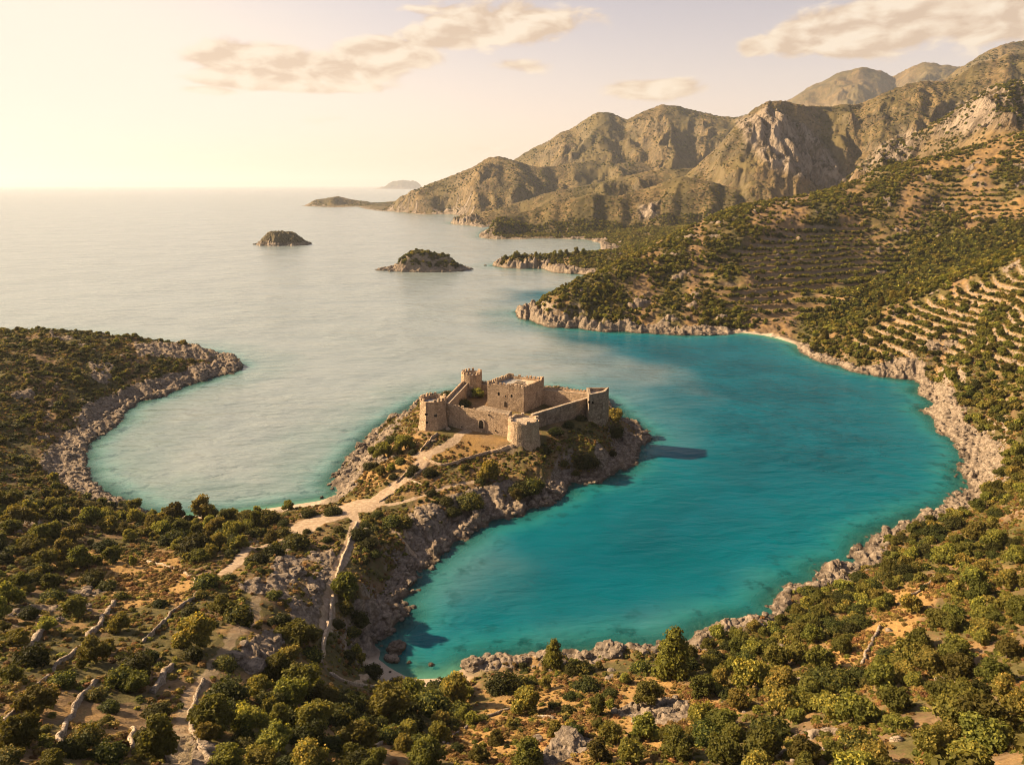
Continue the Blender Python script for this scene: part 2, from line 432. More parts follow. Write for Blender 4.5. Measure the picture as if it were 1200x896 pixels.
# beaches: smooth, gently shelving
def beach_w(px, py, r):
    x, y = P(px, py); return np.exp(-((GX - x) ** 2 + (GY - y) ** 2) / r ** 2)
BEACH = np.clip(beach_w(478, 794, 9) + beach_w(505, 797, 8) + beach_w(452, 782, 5) + beach_w(300, 599, 16) + beach_w(345, 592, 14) + beach_w(250, 603, 16) + beach_w(915, 397, 24) + beach_w(890, 392, 20), 0, 1)
SD = SD * (1 - BEACH) + SDS * BEACH

# ------------------------------------------------------------------ mountains: ridge lines (column, row, metres ahead), front and back slopes
LAYERS = [
 # low green foothills
 ([(556, 278, 1440), (572, 263, 1480), (592, 252, 1520), (612, 247, 1560), (640, 237, 1580), (668, 232, 1600), (693, 224, 1620), (722, 228, 1600), (760, 219, 1640), (800, 206, 1680), (840, 214, 1650), (900, 232, 1600), (1000, 250, 1600), (1300, 250, 1600)], 0.52, 0.45, 1.25),
 ([(525, 262, 1990), (545, 251, 2050), (575, 246, 2100), (610, 236, 2150), (640, 226, 2150), (700, 214, 2200), (760, 200, 2250), (820, 196, 2300), (900, 200, 2300), (1300, 190, 2300)], 0.42, 0.5, 1.2),
 # long seaward ridge
 ([(357, 241, 3620), (372, 234.5, 3650), (396, 229.5, 3680), (415, 234, 3680), (432, 236.5, 3650)], 0.3, 0.3, 1.0),
 ([(430, 243, 2900), (455, 235, 2900), (482, 226, 2880), (505, 213, 2850), (530, 203, 2820), (555, 192, 2800), (572, 182.5, 2800), (585, 182, 2800), (603, 188, 2800), (630, 196, 2850), (655, 193, 2900), (690, 187, 2950), (740, 190, 2950), (800, 190, 3000), (1000, 200, 3000)], 0.40, 0.4, 1.2),
 ([(590, 196, 3700), (606, 184, 3700), (632, 167, 3650), (655, 154, 3600), (678, 143, 3600), (700, 132, 3550), (715, 133, 3550), (735, 137, 3550), (755, 128, 3500), (775, 122.5, 3500), (795, 124, 3500), (825, 131, 3500), (850, 137, 3450), (880, 132, 3450), (950, 130, 3500), (1300, 130, 3500)], 0.5, 0.5, 1.15),
 # craggy mountain above the gorge
 ([(770, 232, 1950), (795, 212, 1950), (820, 190, 1950), (845, 165, 1940), (862, 144, 1930), (880, 127, 1930), (902, 117, 1950), (925, 118, 1980), (945, 124, 2000), (975, 122, 2050), (1010, 112, 2100), (1050, 96, 2150), (1080, 88, 2150), (1110, 88, 2150), (1150, 72, 2200), (1200, 60, 2200), (1320, 40, 2200)], 0.62, 0.5, 1.35),
 ([(955, 232, 1300), (985, 214, 1330), (1005, 192, 1360), (1030, 172, 1380), (1055, 156, 1400), (1085, 145, 1400), (1105, 132, 1390), (1130, 117, 1380), (1160, 98, 1360), (1185, 92, 1350), (1200, 93, 1350), (1240, 84, 1350), (1330, 60, 1350)], 0.60, 0.5, 1.3),
 # blue summits
 ([(900, 130, 6200), (925, 116, 6200), (945, 103, 6200), (962, 96, 6200), (985, 85, 6200), (1010, 80, 6200), (1030, 83, 6200), (1047, 88, 6200), (1065, 78, 6100), (1085, 69.5, 6100), (1105, 73, 6100), (1125, 78, 6000), (1200, 80, 6000), (1330, 80, 6000)], 0.5, 0.5, 1.1),
 ([(1075, 108, 3400), (1100, 92, 3400), (1125, 76, 3400), (1150, 63, 3400), (1175, 52, 3400), (1200, 44, 3400), (1250, 24, 3400), (1330, 10, 3400)], 0.55, 0.5, 1.15),
]
MT = np.full(GX.shape, -50, np.float32)
U = uu.astype(np.float32)
far = yv > 950
Uf, Yf, Xf = U[far], GY[far], GX[far]
erosion = ridged(Xf / 420 + 0.25 * fbm(Xf / 200, Yf / 200, 2, 90), Yf / 700, 5, 31)
gully = ridged(Xf / 130 + 0.3 * fbm(Xf / 90, Yf / 90, 2, 91), Yf / 300, 4, 57)
mt = np.full(Uf.shape, -50.0)
def dy_sign(a, b): return b < a
for k, (crest, sf, sb, pw) in enumerate(LAYERS):
    c = np.array([(at_y(a, b, yy)[0] / yy, yy, at_y(a, b, yy)[2]) for a, b, yy in crest])
    order = np.argsort(c[:, 0]); c = c[order]
    yk = np.interp(Uf, c[:, 0], c[:, 1]); zk = np.interp(Uf, c[:, 0], c[:, 2])
    edge = np.maximum(np.maximum(c[0, 0] - Uf, Uf - c[-1, 0]) * Yf, 0)      # fall away past the ends
    zk = zk - edge * 0.6
    yk = yk + 0.02 * yk * fbm(Uf * 14, Uf * 0 + k * 3.3, 3, 70 + k)
    dep0 = np.clip((yk - Yf) * sf / np.maximum(zk, 1), 0, 1)
    Uw = Uf + 0.05 * dep0 * fbm(Xf / 420 + k, Yf / 420, 3, 95 + k)
    zk = np.where(dy_sign(yk, Yf), np.interp(Uw, c[:, 0], c[:, 2]) - edge * 0.6, zk)
    zmax = np.maximum(zk, 1)
    run = zmax / sf
    dy = Yf - yk
    t = np.clip(-dy / run, 0, 1.3)
    front = zmax * np.where(t < 1, (1 - t) ** (1 / pw) * 0.0 + (1 - t ** (1 / pw) * 0.55 - 0.45 * t ** 1.8), -(t - 1) * 1.0)
    back = zk - dy * sb
    z = np.where(dy < 0, np.where(zk < 1, zk, front), back)
    depth = np.clip(np.abs(dy) / run, 0, 1)
    body = np.clip(depth * 3, 0, 1) * np.clip((1.15 - depth) * 2.2, 0, 1)
    za = np.minimum(zmax, 330)
    rough = 0.14 * za * (erosion - 0.7) + 0.055 * za * (gully - 0.7)
    rough = np.where(dy > 0, np.minimum(rough, 0), rough)
    z = z + np.where(zk > 4, rough * (0.02 + body), 0) + np.where(zk > 4, 0.007 * zmax * fbm(Uf * 60, Yf / 150, 3, 12 + k), 0)
    mt = np.maximum(mt, z)
MT[far] = mt
print('mountains', round(time.time() - T0, 1))

LANDZ = np.maximum(base, 0.8)
LANDZ = np.where(MT > LANDZ, MT, LANDZ)
near_w = 1 - sstep(700, 1100, GY)

# ------------------------------------------------------------------ traced regions (photo pixels projected on the ground)
ZS = LANDZ * sstep(-1, 8 + 0.02 * GY, SD)
PXX, PXY, _d = to_px(GX, GY, ZS)
def region(poly, soft=0): return inside(poly, PXX, PXY)
# terraces
def soft_region(poly, w=14):
    m = inside(poly, PXX, PXY).astype(np.float32)
    return m * sstep(0, w, seg_dist(poly, PXX, PXY, True))
TERR_E = soft_region([(985, 402), (1010, 385), (1060, 352), (1120, 330), (1230, 290), (1230, 470), (1160, 430), (1120, 422), (1060, 425), (1010, 415)], 10) * sstep(-1.3, -0.7, fbm(GX / 50, GY / 50, 3, 43))
TERR_N = soft_region([(800, 318), (850, 285), (930, 255), (1010, 250), (1075, 285), (1075, 305), (1010, 345), (960, 372), (900, 382), (840, 360)], 16) * sstep(-0.8, -0.25, fbm(GX / 75, GY / 75, 3, 42))
TERR_M = soft_region([(990, 225), (1090, 200), (1230, 180), (1230, 260), (1120, 255), (1010, 262)], 14) * 0.5 * sstep(-0.2, 0.3, fbm(GX / 90, GY / 90, 3, 44))
TERR_F = np.where((GY > 1250) & (MT > 20), 0.35 * sstep(-0.1, 0.5, fbm(GX / 500, GY / 500, 2, 44)), 0)
TERR_W = soft_region([(-60, 690), (60, 660), (150, 690), (240, 690), (235, 730), (190, 900), (-60, 940)], 20) * 0.0
tphase = np.zeros_like(LANDZ)
def terrace(z, h, m, wob, seed):
    q = (z + wob * fbm(GX / 90, GY / 90, 2, seed)) / h
    f = q - np.floor(q)
    st = (np.floor(q) + sstep(0.72, 1.0, f) + 0.12 * f) * h / 1.12
    return z + (st - q * h) * m, f
LANDZ, fE = terrace(LANDZ, 3.4, TERR_E, 0.8, 5)
LANDZ, fN = terrace(LANDZ, 4.2, TERR_N, 1.1, 6)
LANDZ, fM = terrace(LANDZ, 5.0, TERR_M, 2.0, 7)
LANDZ, fF = terrace(LANDZ, 9.0, TERR_F.astype(np.float32), 5.0, 8)
TPH = np.where(TERR_E > .05, fE, np.where(TERR_N > .05, fN, np.where(TERR_M > .05, fM, np.where(TERR_F > .05, fF, 0))))
TM = np.clip(TERR_E + TERR_N + TERR_M + TERR_F, 0, 1)

# paths: (points with half-width in metres)
PATHS = [
 ([(552, 505), (541, 511), (528, 519), (512, 528), (498, 534)], 2.0),
 ([(490, 533), (499, 534), (492, 545), (480, 555), (466, 567), (452, 577), (438, 587), (426, 595)], 2.6),
 ([(426, 595), (436, 590), (418, 590), (400, 596)], 4.2),
 ([(426, 594), (445, 592), (470, 589), (495, 581), (512, 574), (540, 568), (556, 564)], 0.9),
 ([(412, 598), (417, 611), (412, 630), (405, 648), (397, 664), (391, 685), (386, 706), (382, 735)], 1.5),
 ([(404, 600), (385, 606), (365, 612), (352, 622)], 4.6),
 ([(330, 634), (300, 642), (283, 640)], 1.0), ([(290, 640), (278, 660), (262, 672)], 1.4),
 ([(300, 700), (298, 720), (280, 740), (262, 765), (245, 790), (225, 815), (214, 850), (212, 900)], 1.2),
 ([(430, 790), (412, 802), (398, 795)], 0.6),
 ([(462, 623), (478, 640), (490, 655)], 0.7), ([(468, 612), (478, 630)], .6),
]
def world_poly(pl):
    out = []
    for (a, b) in pl:
        x, y, z = ground_hit(a, b); out.append((x, y))
    return out
# ray march on the terrain built so far
ZCUR = LANDZ * sstep(-1, 8 + 0.02 * GY, SD)
def sample(Z, x, y):
    r = np.interp(y, yv, np.arange(NR)); c = (np.asarray(x) / np.asarray(y) / uhalf(np.asarray(y)) + 1) * 0.5 * (NC - 1)
    r = np.clip(r, 0, NR - 1.001); c = np.clip(c, 0, NC - 1.001)
    ra, ca = r.astype(int) if hasattr(r, 'astype') else int(r), c.astype(int) if hasattr(c, 'astype') else int(c)
    a, b = r - ra, c - ca
    return (Z[ra, ca] * (1 - b) + Z[ra, ca + 1] * b) * (1 - a) + (Z[ra + 1, ca] * (1 - b) + Z[ra + 1, ca + 1] * b) * a
_ty = np.geomspace(40, 6500, 2600)
def ground_hit(px, py, Z=None):
    Z = ZCUR if Z is None else Z
    d = ray(px, py)
    y = _ty; x = d[0] / d[1] * y; z = CAM_H + d[2] / d[1] * y
    g = np.maximum(sample(Z, x, y), 0)
    below = np.nonzero(z < g)[0]
    i = below[0] if len(below) else len(y) - 1
    if i > 0:
        a, b = z[i - 1] - g[i - 1], g[i] - z[i]
        t = a / (a + b + 1e-9); yy = y[i - 1] + (y[i] - y[i - 1]) * t
    else: yy = y[0]
    return d[0] / d[1] * yy, yy, float(max(sample(Z, d[0] / d[1] * yy, yy), 0))
PATHM = np.zeros_like(LANDZ)
nearrows = yv < 420
for pl, hw in PATHS:
    wp = world_poly(pl)
    track = 0.62 if hw == 1.2 else 1.0
    dd = seg_dist(wp, GX[nearrows], GY[nearrows]) + 0.5 * fbm(GX[nearrows] / 2.5, GY[nearrows] / 2.5, 2, 80)
    PATHM[nearrows] = np.maximum(PATHM[nearrows], track * (1 - sstep(hw * 0.75, hw * 1.15, dd)))

# castle platform: level ground inside the walls
FORT = [at_z(488, 505, 12)[:2], at_z(613, 533, 9)[:2], at_z(706, 492, 11)[:2], at_z(690, 470, 13)[:2], at_z(560, 455, 14)[:2], at_z(536, 458, 14)[:2]]
fin = np.where(inside(FORT, GX, GY), 1, -1) * seg_dist(FORT, GX, GY, True)
FORTM = sstep(-1.0, 3.0, fin)
LANDZ = LANDZ * (1 - FORTM) + np.clip(LANDZ, 12.0, 13.5) * FORTM

# bare rock
ROCKP = [
 [(322, 642), (350, 650), (392, 640), (402, 660), (386, 705), (378, 745), (345, 745), (335, 715), (305, 690)],
 [(262, 768), (285, 755), (310, 735), (340, 728), (338, 760), (318, 795), (292, 796)],
 [(620, 896), (640, 872), (668, 858), (700, 862), (694, 880), (650, 900)], [(700, 840), (760, 812), (812, 818), (812, 850), (750, 845)],
 [(150, 28), (0, 0), (1, 1)],
 [(470, 600), (520, 580), (590, 560), (650, 565), (620, 602), (560, 622), (490, 670), (470, 700), (440, 700), (470, 650)],
 [(640, 570), (700, 545), (735, 505), (760, 510), (745, 545), (700, 570)],
 [(440, 510), (470, 484), (480, 490), (440, 540), (405, 585), (385, 575), (410, 530)],
 [(1085, 490), (1110, 480), (1180, 520), (1180, 560), (1130, 590), (1140, 540), (1110, 510)],
 [(1060, 440), (1120, 450), (1130, 490), (1090, 500)], [(940, 408), (1000, 425), (1070, 440), (1060, 452), (1000, 440), (940, 420)],
 [(40, 545), (100, 470), (180, 440), (275, 415), (285, 432), (180, 470), (140, 500), (105, 540), (150, 592), (110, 592), (60, 565)],
 [(150, 400), (240, 402), (280, 428), (210, 425), (160, 420)], [(100, 420), (140, 425), (130, 455), (105, 450)],
 [(605, 360), (640, 368), (700, 378), (800, 384), (800, 395), (700, 392), (610, 375)],
 [(410, 700), (450, 700), (478, 715), (445, 760), (410, 750)],
]
ROCK = np.zeros_like(LANDZ)
for p_ in ROCKP:
    ROCK = np.maximum(ROCK, inside(p_, PXX, PXY).astype(np.float32) * sstep(0, 7, seg_dist(p_, PXX, PXY, True)))
rn = fbm(GX / 14, GY / 14, 4, 21)
ROCK = ROCK * sstep(-0.75, 0.15, rn + ROCK * 0.45)
coastw = np.clip(3.5 + 0.012 * GY, 3, 40) * np.clip(1.0 + 1.5 * fbm(GX / 38, GY / 38, 3, 22), 0.25, 2.6)
ROCK = np.maximum(ROCK, (1 - sstep(0.5, 1.0, SD / np.maximum(coastw, 1))) * (1 - BEACH))
# crags scattered on the slopes
ROCK = np.maximum(ROCK, sstep(0.62, 0.95, fbm(GX / 22, GY / 22, 4, 23) * 1.1) * near_w * 0.9)
ROCK *= (1 - PATHM) * (1 - FORTM)

# ------------------------------------------------------------------ final heights
# cliff step at the shore
CL = 1.3 + 1.2 * np.clip(fbm(GX / 25, GY / 25, 2, 24) + 0.3, 0, 1.5)
def cliff_at(px, py, r, h):
    x, y = P(px, py); return h * np.exp(-((GX - x) ** 2 + (GY - y) ** 2) / r ** 2)
CL = CL + cliff_at(615, 370, 40, 7) + cliff_at(660, 383, 45, 5) + cliff_at(720, 389, 45, 3) + cliff_at(600, 313, 45, 8) + cliff_at(640, 315, 40, 7) + cliff_at(660, 320, 30, 3) + cliff_at(560, 278, 60, 8) + cliff_at(530, 262, 90, 14) + cliff_at(545, 263, 90, 14) + cliff_at(270, 425, 30, 2)
CL = CL * (1 - BEACH)
ramp = sstep(-1, 8 + 0.02 * GY, SD)
step = 1 - np.exp(-np.maximum(SD, 0) / (0.8 + 0.004 * GY))
Z = LANDZ * ramp
Z = np.maximum(Z, CL * step * np.clip(0.7 + 0.5 * fbm(GX / 5, GY / 5, 3, 25), 0.2, 1.6))
Z = np.where(SD > 0, Z, np.where(SD > -40, -0.45 * (-np.minimum(SD, 0)) ** 0.85 * (1 - 0.55 * BEACH), -12)) + 0.05
# relief
nz = np.clip(SD / 4, 0, 1) * (1 - PATHM * 0.9) * (1 - FORTM * 0.9)
nz = nz * np.where(inside([at_z(497, 530, 9.5)[:2], at_z(520, 546, 8)[:2], at_z(556, 535, 8.5)[:2], at_z(603, 522, 9)[:2], at_z(600, 514, 10)[:2], at_z(520, 500, 11)[:2]], GX, GY), 0.12, 1.0)
sel = GY < 1300
relief = np.zeros_like(Z)
gx, gy = GX[sel], GY[sel]
relief[sel] = 0.55 * fbm(gx / 11, gy / 11, 4, 26) + 0.16 * fbm(gx / 2.2, gy / 2.2, 2, 27)
Z += relief * nz * (1 - 0.85 * TM) * np.clip(GY / 160, 0.7, 2.5)
# blocks and ledges in bare rock
rk = (ROCK > 0.02) & (GY < 1500)
gx, gy = GX[rk], GY[rk]
s_ = np.clip(gy / 200, 0.6, 4)
wx_, wy_ = gx + 0.8 * fbm(gx / 3, gy / 3, 2, 28), gy + 0.8 * fbm(gx / 3 + 9, gy / 3, 2, 29)
e1, v1 = cells(wx_ / (3.4 * s_) + wy_ / 9, wy_ / (2.1 * s_), 30)
e2, v2 = cells(wx_ / (1.3 * s_), wy_ / (1.0 * s_), 33)
blk = (v1 * 1.7 - 0.35) * sstep(0.0, 0.22, e1) + (v2 - 0.4) * 0.6 * sstep(0.0, 0.25, e2) + 0.35 * fbm(gx / 0.9, gy / 0.9, 2, 36)
shore = sstep(-2.0, 2.5, SD[rk])
Z[rk] += blk * ROCK[rk] * s_ ** 0.8 * (0.25 + 0.75 * shore) * 0.95
CREV = np.zeros_like(Z); CREV[rk] = (1 - sstep(0.0, 0.12, np.minimum(e1, e2 * 1.5)))
# boulders and ledges under the shallow water
uw = (SD < 0) & (SD > -16) & (GY < 420)
Z[uw] += 0.7 * np.clip(fbm(GX[uw] / 3.5, GY[uw] / 3.5, 3, 38), -0.3, 1.2) * (1 - BEACH[uw])
print('heights', round(time.time() - T0, 1))

# ------------------------------------------------------------------ ground cover masks
GOLD = [[(100, 690), (130, 650), (205, 640), (235, 690), (215, 720), (190, 712), (150, 720)], [(55, 640), (100, 630), (160, 660), (150, 690), (90, 690), (40, 665)],
        [(405, 560), (440, 530), (470, 505), (500, 505), (500, 540), (455, 570), (420, 585)], [(490, 535), (540, 515), (600, 520), (600, 528), (540, 545), (515, 545)],
        [(560, 830), (640, 790), (780, 790), (880, 830), (800, 896), (560, 900), (500, 890)], [(960, 760), (1010, 740), (1040, 690), (1110, 670), (1100, 710), (1020, 790), (940, 800)],
        [(1000, 180), (1110, 130), (1230, 140), (1230, 195), (1090, 205)], [(1090, 240), (1230, 220), (1230, 260), (1120, 262)], [(310, 600), (400, 585), (440, 560), (430, 590), (380, 600)]]
gold = np.zeros_like(Z)
for p_ in GOLD:
    gold = np.maximum(gold, inside(p_, PXX, PXY).astype(np.float32) * sstep(0, 10, seg_dist(p_, PXX, PXY, True)))
GREEN = np.clip(0.5 + 0.8 * fbm(GX / np.clip(GY / 12, 18, 300), GY / np.clip(GY / 12, 18, 300), 4, 40), 0, 1)
darkv = soft_region([(950, 380), (1000, 345), (1060, 318), (1120, 300), (1230, 265), (1230, 292), (1100, 332), (1000, 380)], 8)
DV2 = soft_region([(985, 300), (1050, 270), (1140, 262), (1190, 290), (1110, 322), (1040, 345), (975, 352)], 12)
GREEN = np.clip(GREEN + darkv + DV2 * 0.6 - 0.7 * gold, 0, 1)
hw_ = soft_region([(-40, 395), (140, 400), (150, 440), (60, 500), (40, 560), (-40, 590)], 12)
GREEN = np.clip(GREEN + 0.15 * hw_ + 0.6 * TERR_E + 0.4 * TERR_N, 0, 1)
gold = gold * np.where(GY > 600, 0.4, 1.0)
# terrace treads are dry and pale at the lip, walls are stone
TREAD = TM * sstep(0.54, 0.68, TPH) * (1 - sstep(0.82, 0.92, TPH)) * sstep(-0.9, -0.1, fbm(GX / 60, GY / 60, 3, 41))
TWALL = TM * sstep(0.78, 0.88, TPH)
GREEN = np.clip(GREEN - TREAD * 0.9 - TWALL * 0.6, 0, 1)
ROCK = np.maximum(ROCK, TWALL * 0.30 * near_w)
sand = BEACH * (1 - sstep(3, 7, SDS))

CRAG = np.zeros_like(Z)
for p_ in ([(858, 140), (900, 118), (955, 150), (1002, 214), (985, 226), (945, 216), (900, 200), (870, 165)], [(982, 220), (1005, 192), (1030, 168), (1062, 150), (1100, 150), (1070, 185), (1020, 218)],
           [(1080, 152), (1130, 112), (1200, 88), (1240, 90), (1240, 130), (1200, 150), (1100, 166)], [(540, 256), (560, 252), (570, 268), (545, 266)], [(745, 238), (775, 232), (775, 255), (745, 262)]):
    CRAG = np.maximum(CRAG, inside(p_, PXX, PXY).astype(np.float32) * sstep(0, 9, seg_dist(p_, PXX, PXY, True)))
Z += CRAG * (12 * ridged(GX / 38 + 0.4 * fbm(GX / 30, GY / 60, 2, 98), GY / 260, 3, 99) - 6) * (GY > 900)
# cut away the deep sea bed
keep = Z > -7.0
keep[1:] |= keep[:-1]; keep[:-1] |= keep[1:]
keep[:, 1:] |= keep[:, :-1]; keep[:, :-1] |= keep[:, 1:]
idx = np.arange(NR * NC).reshape(NR, NC)
fq = keep[:-1, :-1] & keep[1:, :-1] & keep[1:, 1:] & keep[:-1, 1:]
faces = np.stack([idx[:-1, :-1][fq], idx[:-1, 1:][fq], idx[1:, 1:][fq], idx[1:, :-1][fq]], 1)
pathq = ((PATHM[:-1, :-1] + PATHM[1:, 1:]) * 0.5)[fq] > 0.5
sandq = (((sand[:-1, :-1] + sand[1:, 1:]) * 0.5)[fq] > 0.5) & ~pathq & (SDS[:-1, :-1][fq] > -1)
VX = np.stack([GX, GY, Z], -1).reshape(-1, 3)
MASKA = np.stack([ROCK, np.clip(PATHM, 0, 1), GREEN, np.clip(gold, 0, 1)], -1).reshape(-1, 4).astype(np.float32)
MASKB = np.stack([sand, CREV, np.clip(TREAD, 0, 1), CRAG], -1).reshape(-1, 4).astype(np.float32)

def ground_material():
    t = NT('ground')
    pos = t.pos()
    a = t.node('ShaderNodeAttribute', attribute_name='mask_a'); b = t.node('ShaderNodeAttribute', attribute_name='mask_b')
    sa = t.node('ShaderNodeSeparateColor'); t.l.new(a.outputs['Color'], sa.inputs[0])
    sb = t.node('ShaderNodeSeparateColor'); t.l.new(b.outputs['Color'], sb.inputs[0])
    rock, path, green = sa.outputs; gold = a.outputs['Alpha']
    sand, crev, tread = sb.outputs; crag = b.outputs['Alpha']
    geo = t.node('ShaderNodeNewGeometry')
    sepn = t.node('ShaderNodeSeparateXYZ'); t.l.new(geo.outputs['Normal'], sepn.inputs[0])
    sepp = t.node('ShaderNodeSeparateXYZ'); t.l.new(pos, sepp.inputs[0])
    dist = t.math('MAXIMUM', sepp.outputs[1], 60.0)
    n1 = t.noise(pos, 0.11, 5, 0.6); n2 = t.noise(pos, 0.9, 4, 0.65); n3 = t.noise(pos, 4.0, 3, 0.6); nL = t.noise(pos, 0.012, 5, 0.6)
    # soil and dry grass
    soil = t.mix(t.ramp(n2, 0.35, 0.65), (0.12, 0.080, 0.045), (0.21, 0.145, 0.085))
    straw = t.mix(t.ramp(n3, 0.35, 0.68), (0.23, 0.142, 0.052), (0.39, 0.25, 0.095))
    dryf = t.math('ADD', t.math('MULTIPLY', gold, 0.75), t.math('MULTIPLY', t.ramp(n1, 0.42, 0.62), 0.55), clamp=True)
    col = t.mix(dryf, soil, straw)
    herb = t.mix(t.ramp(n2, 0.3, 0.7), (0.045, 0.048, 0.016), (0.105, 0.095, 0.034))
    cov = t.math('MULTIPLY', t.ramp(t.math('ADD', t.math('MULTIPLY', green, 0.95), t.math('MULTIPLY', t.math('SUBTRACT', n2, 0.5), 1.4)), 0.30, 0.62), 0.85)
    col = t.mix(cov, col, herb)
    # scrub seen from afar: dark dots between pale ground
    vfar = t.voro(pos, 0.105); vfar2 = t.voro(pos, 0.05)
    dots = t.math('MAXIMUM', t.ramp(t.math('SUBTRACT', t.math('ADD', t.math('MULTIPLY', green, 0.6), 0.36), vfar), 0.0, 0.10), t.ramp(t.math('SUBTRACT', t.math('ADD', t.math('MULTIPLY', green, 0.5), t.math('MULTIPLY', nL, 0.3)), vfar2), 0.0, 0.12))
    fard = t.ramp(dist, 750, 1200)
    farsoil = t.mix(t.ramp(nL, 0.38, 0.62), (0.098, 0.071, 0.034), (0.172, 0.123, 0.057))
    fargreen = t.mix(t.ramp(nL, 0.4, 0.6), (0.038, 0.040, 0.015), (0.075, 0.068, 0.026))
    farcol = t.mix(t.math('MULTIPLY', dots, 0.62), farsoil, fargreen)
    col = t.mix(fard, col, farcol)
    col = t.mix(t.math('MULTIPLY', tread, 0.36), col, t.mix(n3, (0.30, 0.205, 0.095), (0.44, 0.32, 0.165)))
    # limestone
    r1 = t.noise(t.scale(pos, (1, 1, 2.2)), 0.55, 6, 0.68); r2 = t.noise(pos, 3.2, 5, 0.7)
    rc = t.mix(t.ramp(r1, 0.36, 0.66), (0.125, 0.096, 0.070), (0.32, 0.262, 0.205))
    rc = t.mix(t.math('MULTIPLY', t.ramp(r2, 0.52, 0.72), 0.6), rc, (0.43, 0.36, 0.285))
    rc = t.mix(t.math('MULTIPLY', t.ramp(r2, 0.46, 0.30), 0.55), rc, (0.105, 0.082, 0.06))
    rc = t.mix(t.math('MULTIPLY', crev, 0.5), rc, (0.07, 0.055, 0.04))
    # far cliffs: warm streaked limestone
    streak = t.noise(t.scale(pos, (1, 1, 0.16)), 0.05, 6, 0.7)
    fr = t.mix(t.ramp(streak, 0.38, 0.62), (0.17, 0.135, 0.10), (0.40, 0.33, 0.26))
    rc = t.mix(fard, rc, fr)
    steep = t.ramp(t.math('ADD', sepn.outputs[2], t.math('MULTIPLY', t.math('SUBTRACT', nL, 0.5), 0.5)), 0.80, 0.64)
    steepn = t.math('MULTIPLY', t.ramp(sepn.outputs[2], 0.72, 0.50), t.math('SUBTRACT', 1.0, fard))
    rockf = t.math('MAXIMUM', t.ramp(t.math('ADD', rock, t.math('MULTIPLY', t.math('SUBTRACT', n2, 0.5), 0.7)), 0.30, 0.55), t.math('MAXIMUM', t.math('MAXIMUM', t.math('MULTIPLY', t.math('MULTIPLY', steep, t.math('MULTIPLY_ADD', crag, 0.85, 0.15)), fard), t.math('MULTIPLY', t.math('MULTIPLY', crag, fard), t.ramp(streak, 0.36, 0.50))), steepn))
    rockf = t.math('MULTIPLY', rockf, t.math('SUBTRACT', 1.0, path))
    col = t.mix(rockf, col, rc)
    pc = t.mix(t.ramp(n2, 0.35, 0.7), (0.29, 0.215, 0.145), (0.43, 0.34, 0.245))
    col = t.mix(t.ramp(path, 0.40, 0.85), col, pc)
    col = t.mix(t.math('MULTIPLY', sand, 0.9), col, t.mix(n3, (0.40, 0.32, 0.24), (0.54, 0.45, 0.35)))
    # dark wet band at the waterline, pale bed below it
    wet = t.math('SUBTRACT', 1.0, t.ramp(t.math('ADD', sepp.outputs[2], t.math('MULTIPLY', t.math('SUBTRACT', n1, 0.5), 1.0)), 0.3, 1.15))
    wet = t.math('MULTIPLY', wet, t.math('MULTIPLY', t.math('SUBTRACT', 1.0, sand), t.math('SUBTRACT', 1.0, fard)))
    col = t.mix(t.math('MULTIPLY', wet, 0.72), col, (0.045, 0.035, 0.026))
    h = t.math('ADD', t.math('MULTIPLY', n3, 0.35), t.math('MULTIPLY', n2, 0.65))
    hh = t.math('ADD', h, t.math('MULTIPLY', t.math('ADD', r1, r2), t.math('MULTIPLY', rockf, 0.8)))
    bn = t.bump(hh, 0.45, 0.75)
    hf = t.math('ADD', t.math('MULTIPLY', dots, 0.5), t.math('MULTIPLY', streak, t.math('MULTIPLY', rockf, 5.0)))
    bn = t.bump(t.math('MULTIPLY', hf, fard), 9.0, 0.8, bn)
    return t.done(t.principled(col, 0.92, 0.12, bn).outputs[0])
M_GROUND = ground_material()
def terrain_piece(name, sel):
    f = faces[sel]
    used = np.unique(f)
    remap = np.full(NR * NC, -1, np.int64); remap[used] = np.arange(len(used))
    me = np_mesh(name, VX[used], remap[f])
    for nm, arr in (('mask_a', MASKA), ('mask_b', MASKB)):
        at = me.attributes.new(nm, 'FLOAT_COLOR', 'POINT')
        at.data.foreach_set('color', arr[used].ravel())
    o = link(name, me, M_GROUND)
    return tag(o, kind='structure')
terrain_piece('ground', ~pathq & ~sandq)
terrain_piece('path', pathq)
terrain_piece('beach', sandq)
ZF = Z.astype(np.float32)
print('terrain', round(time.time() - T0, 1), len(faces))

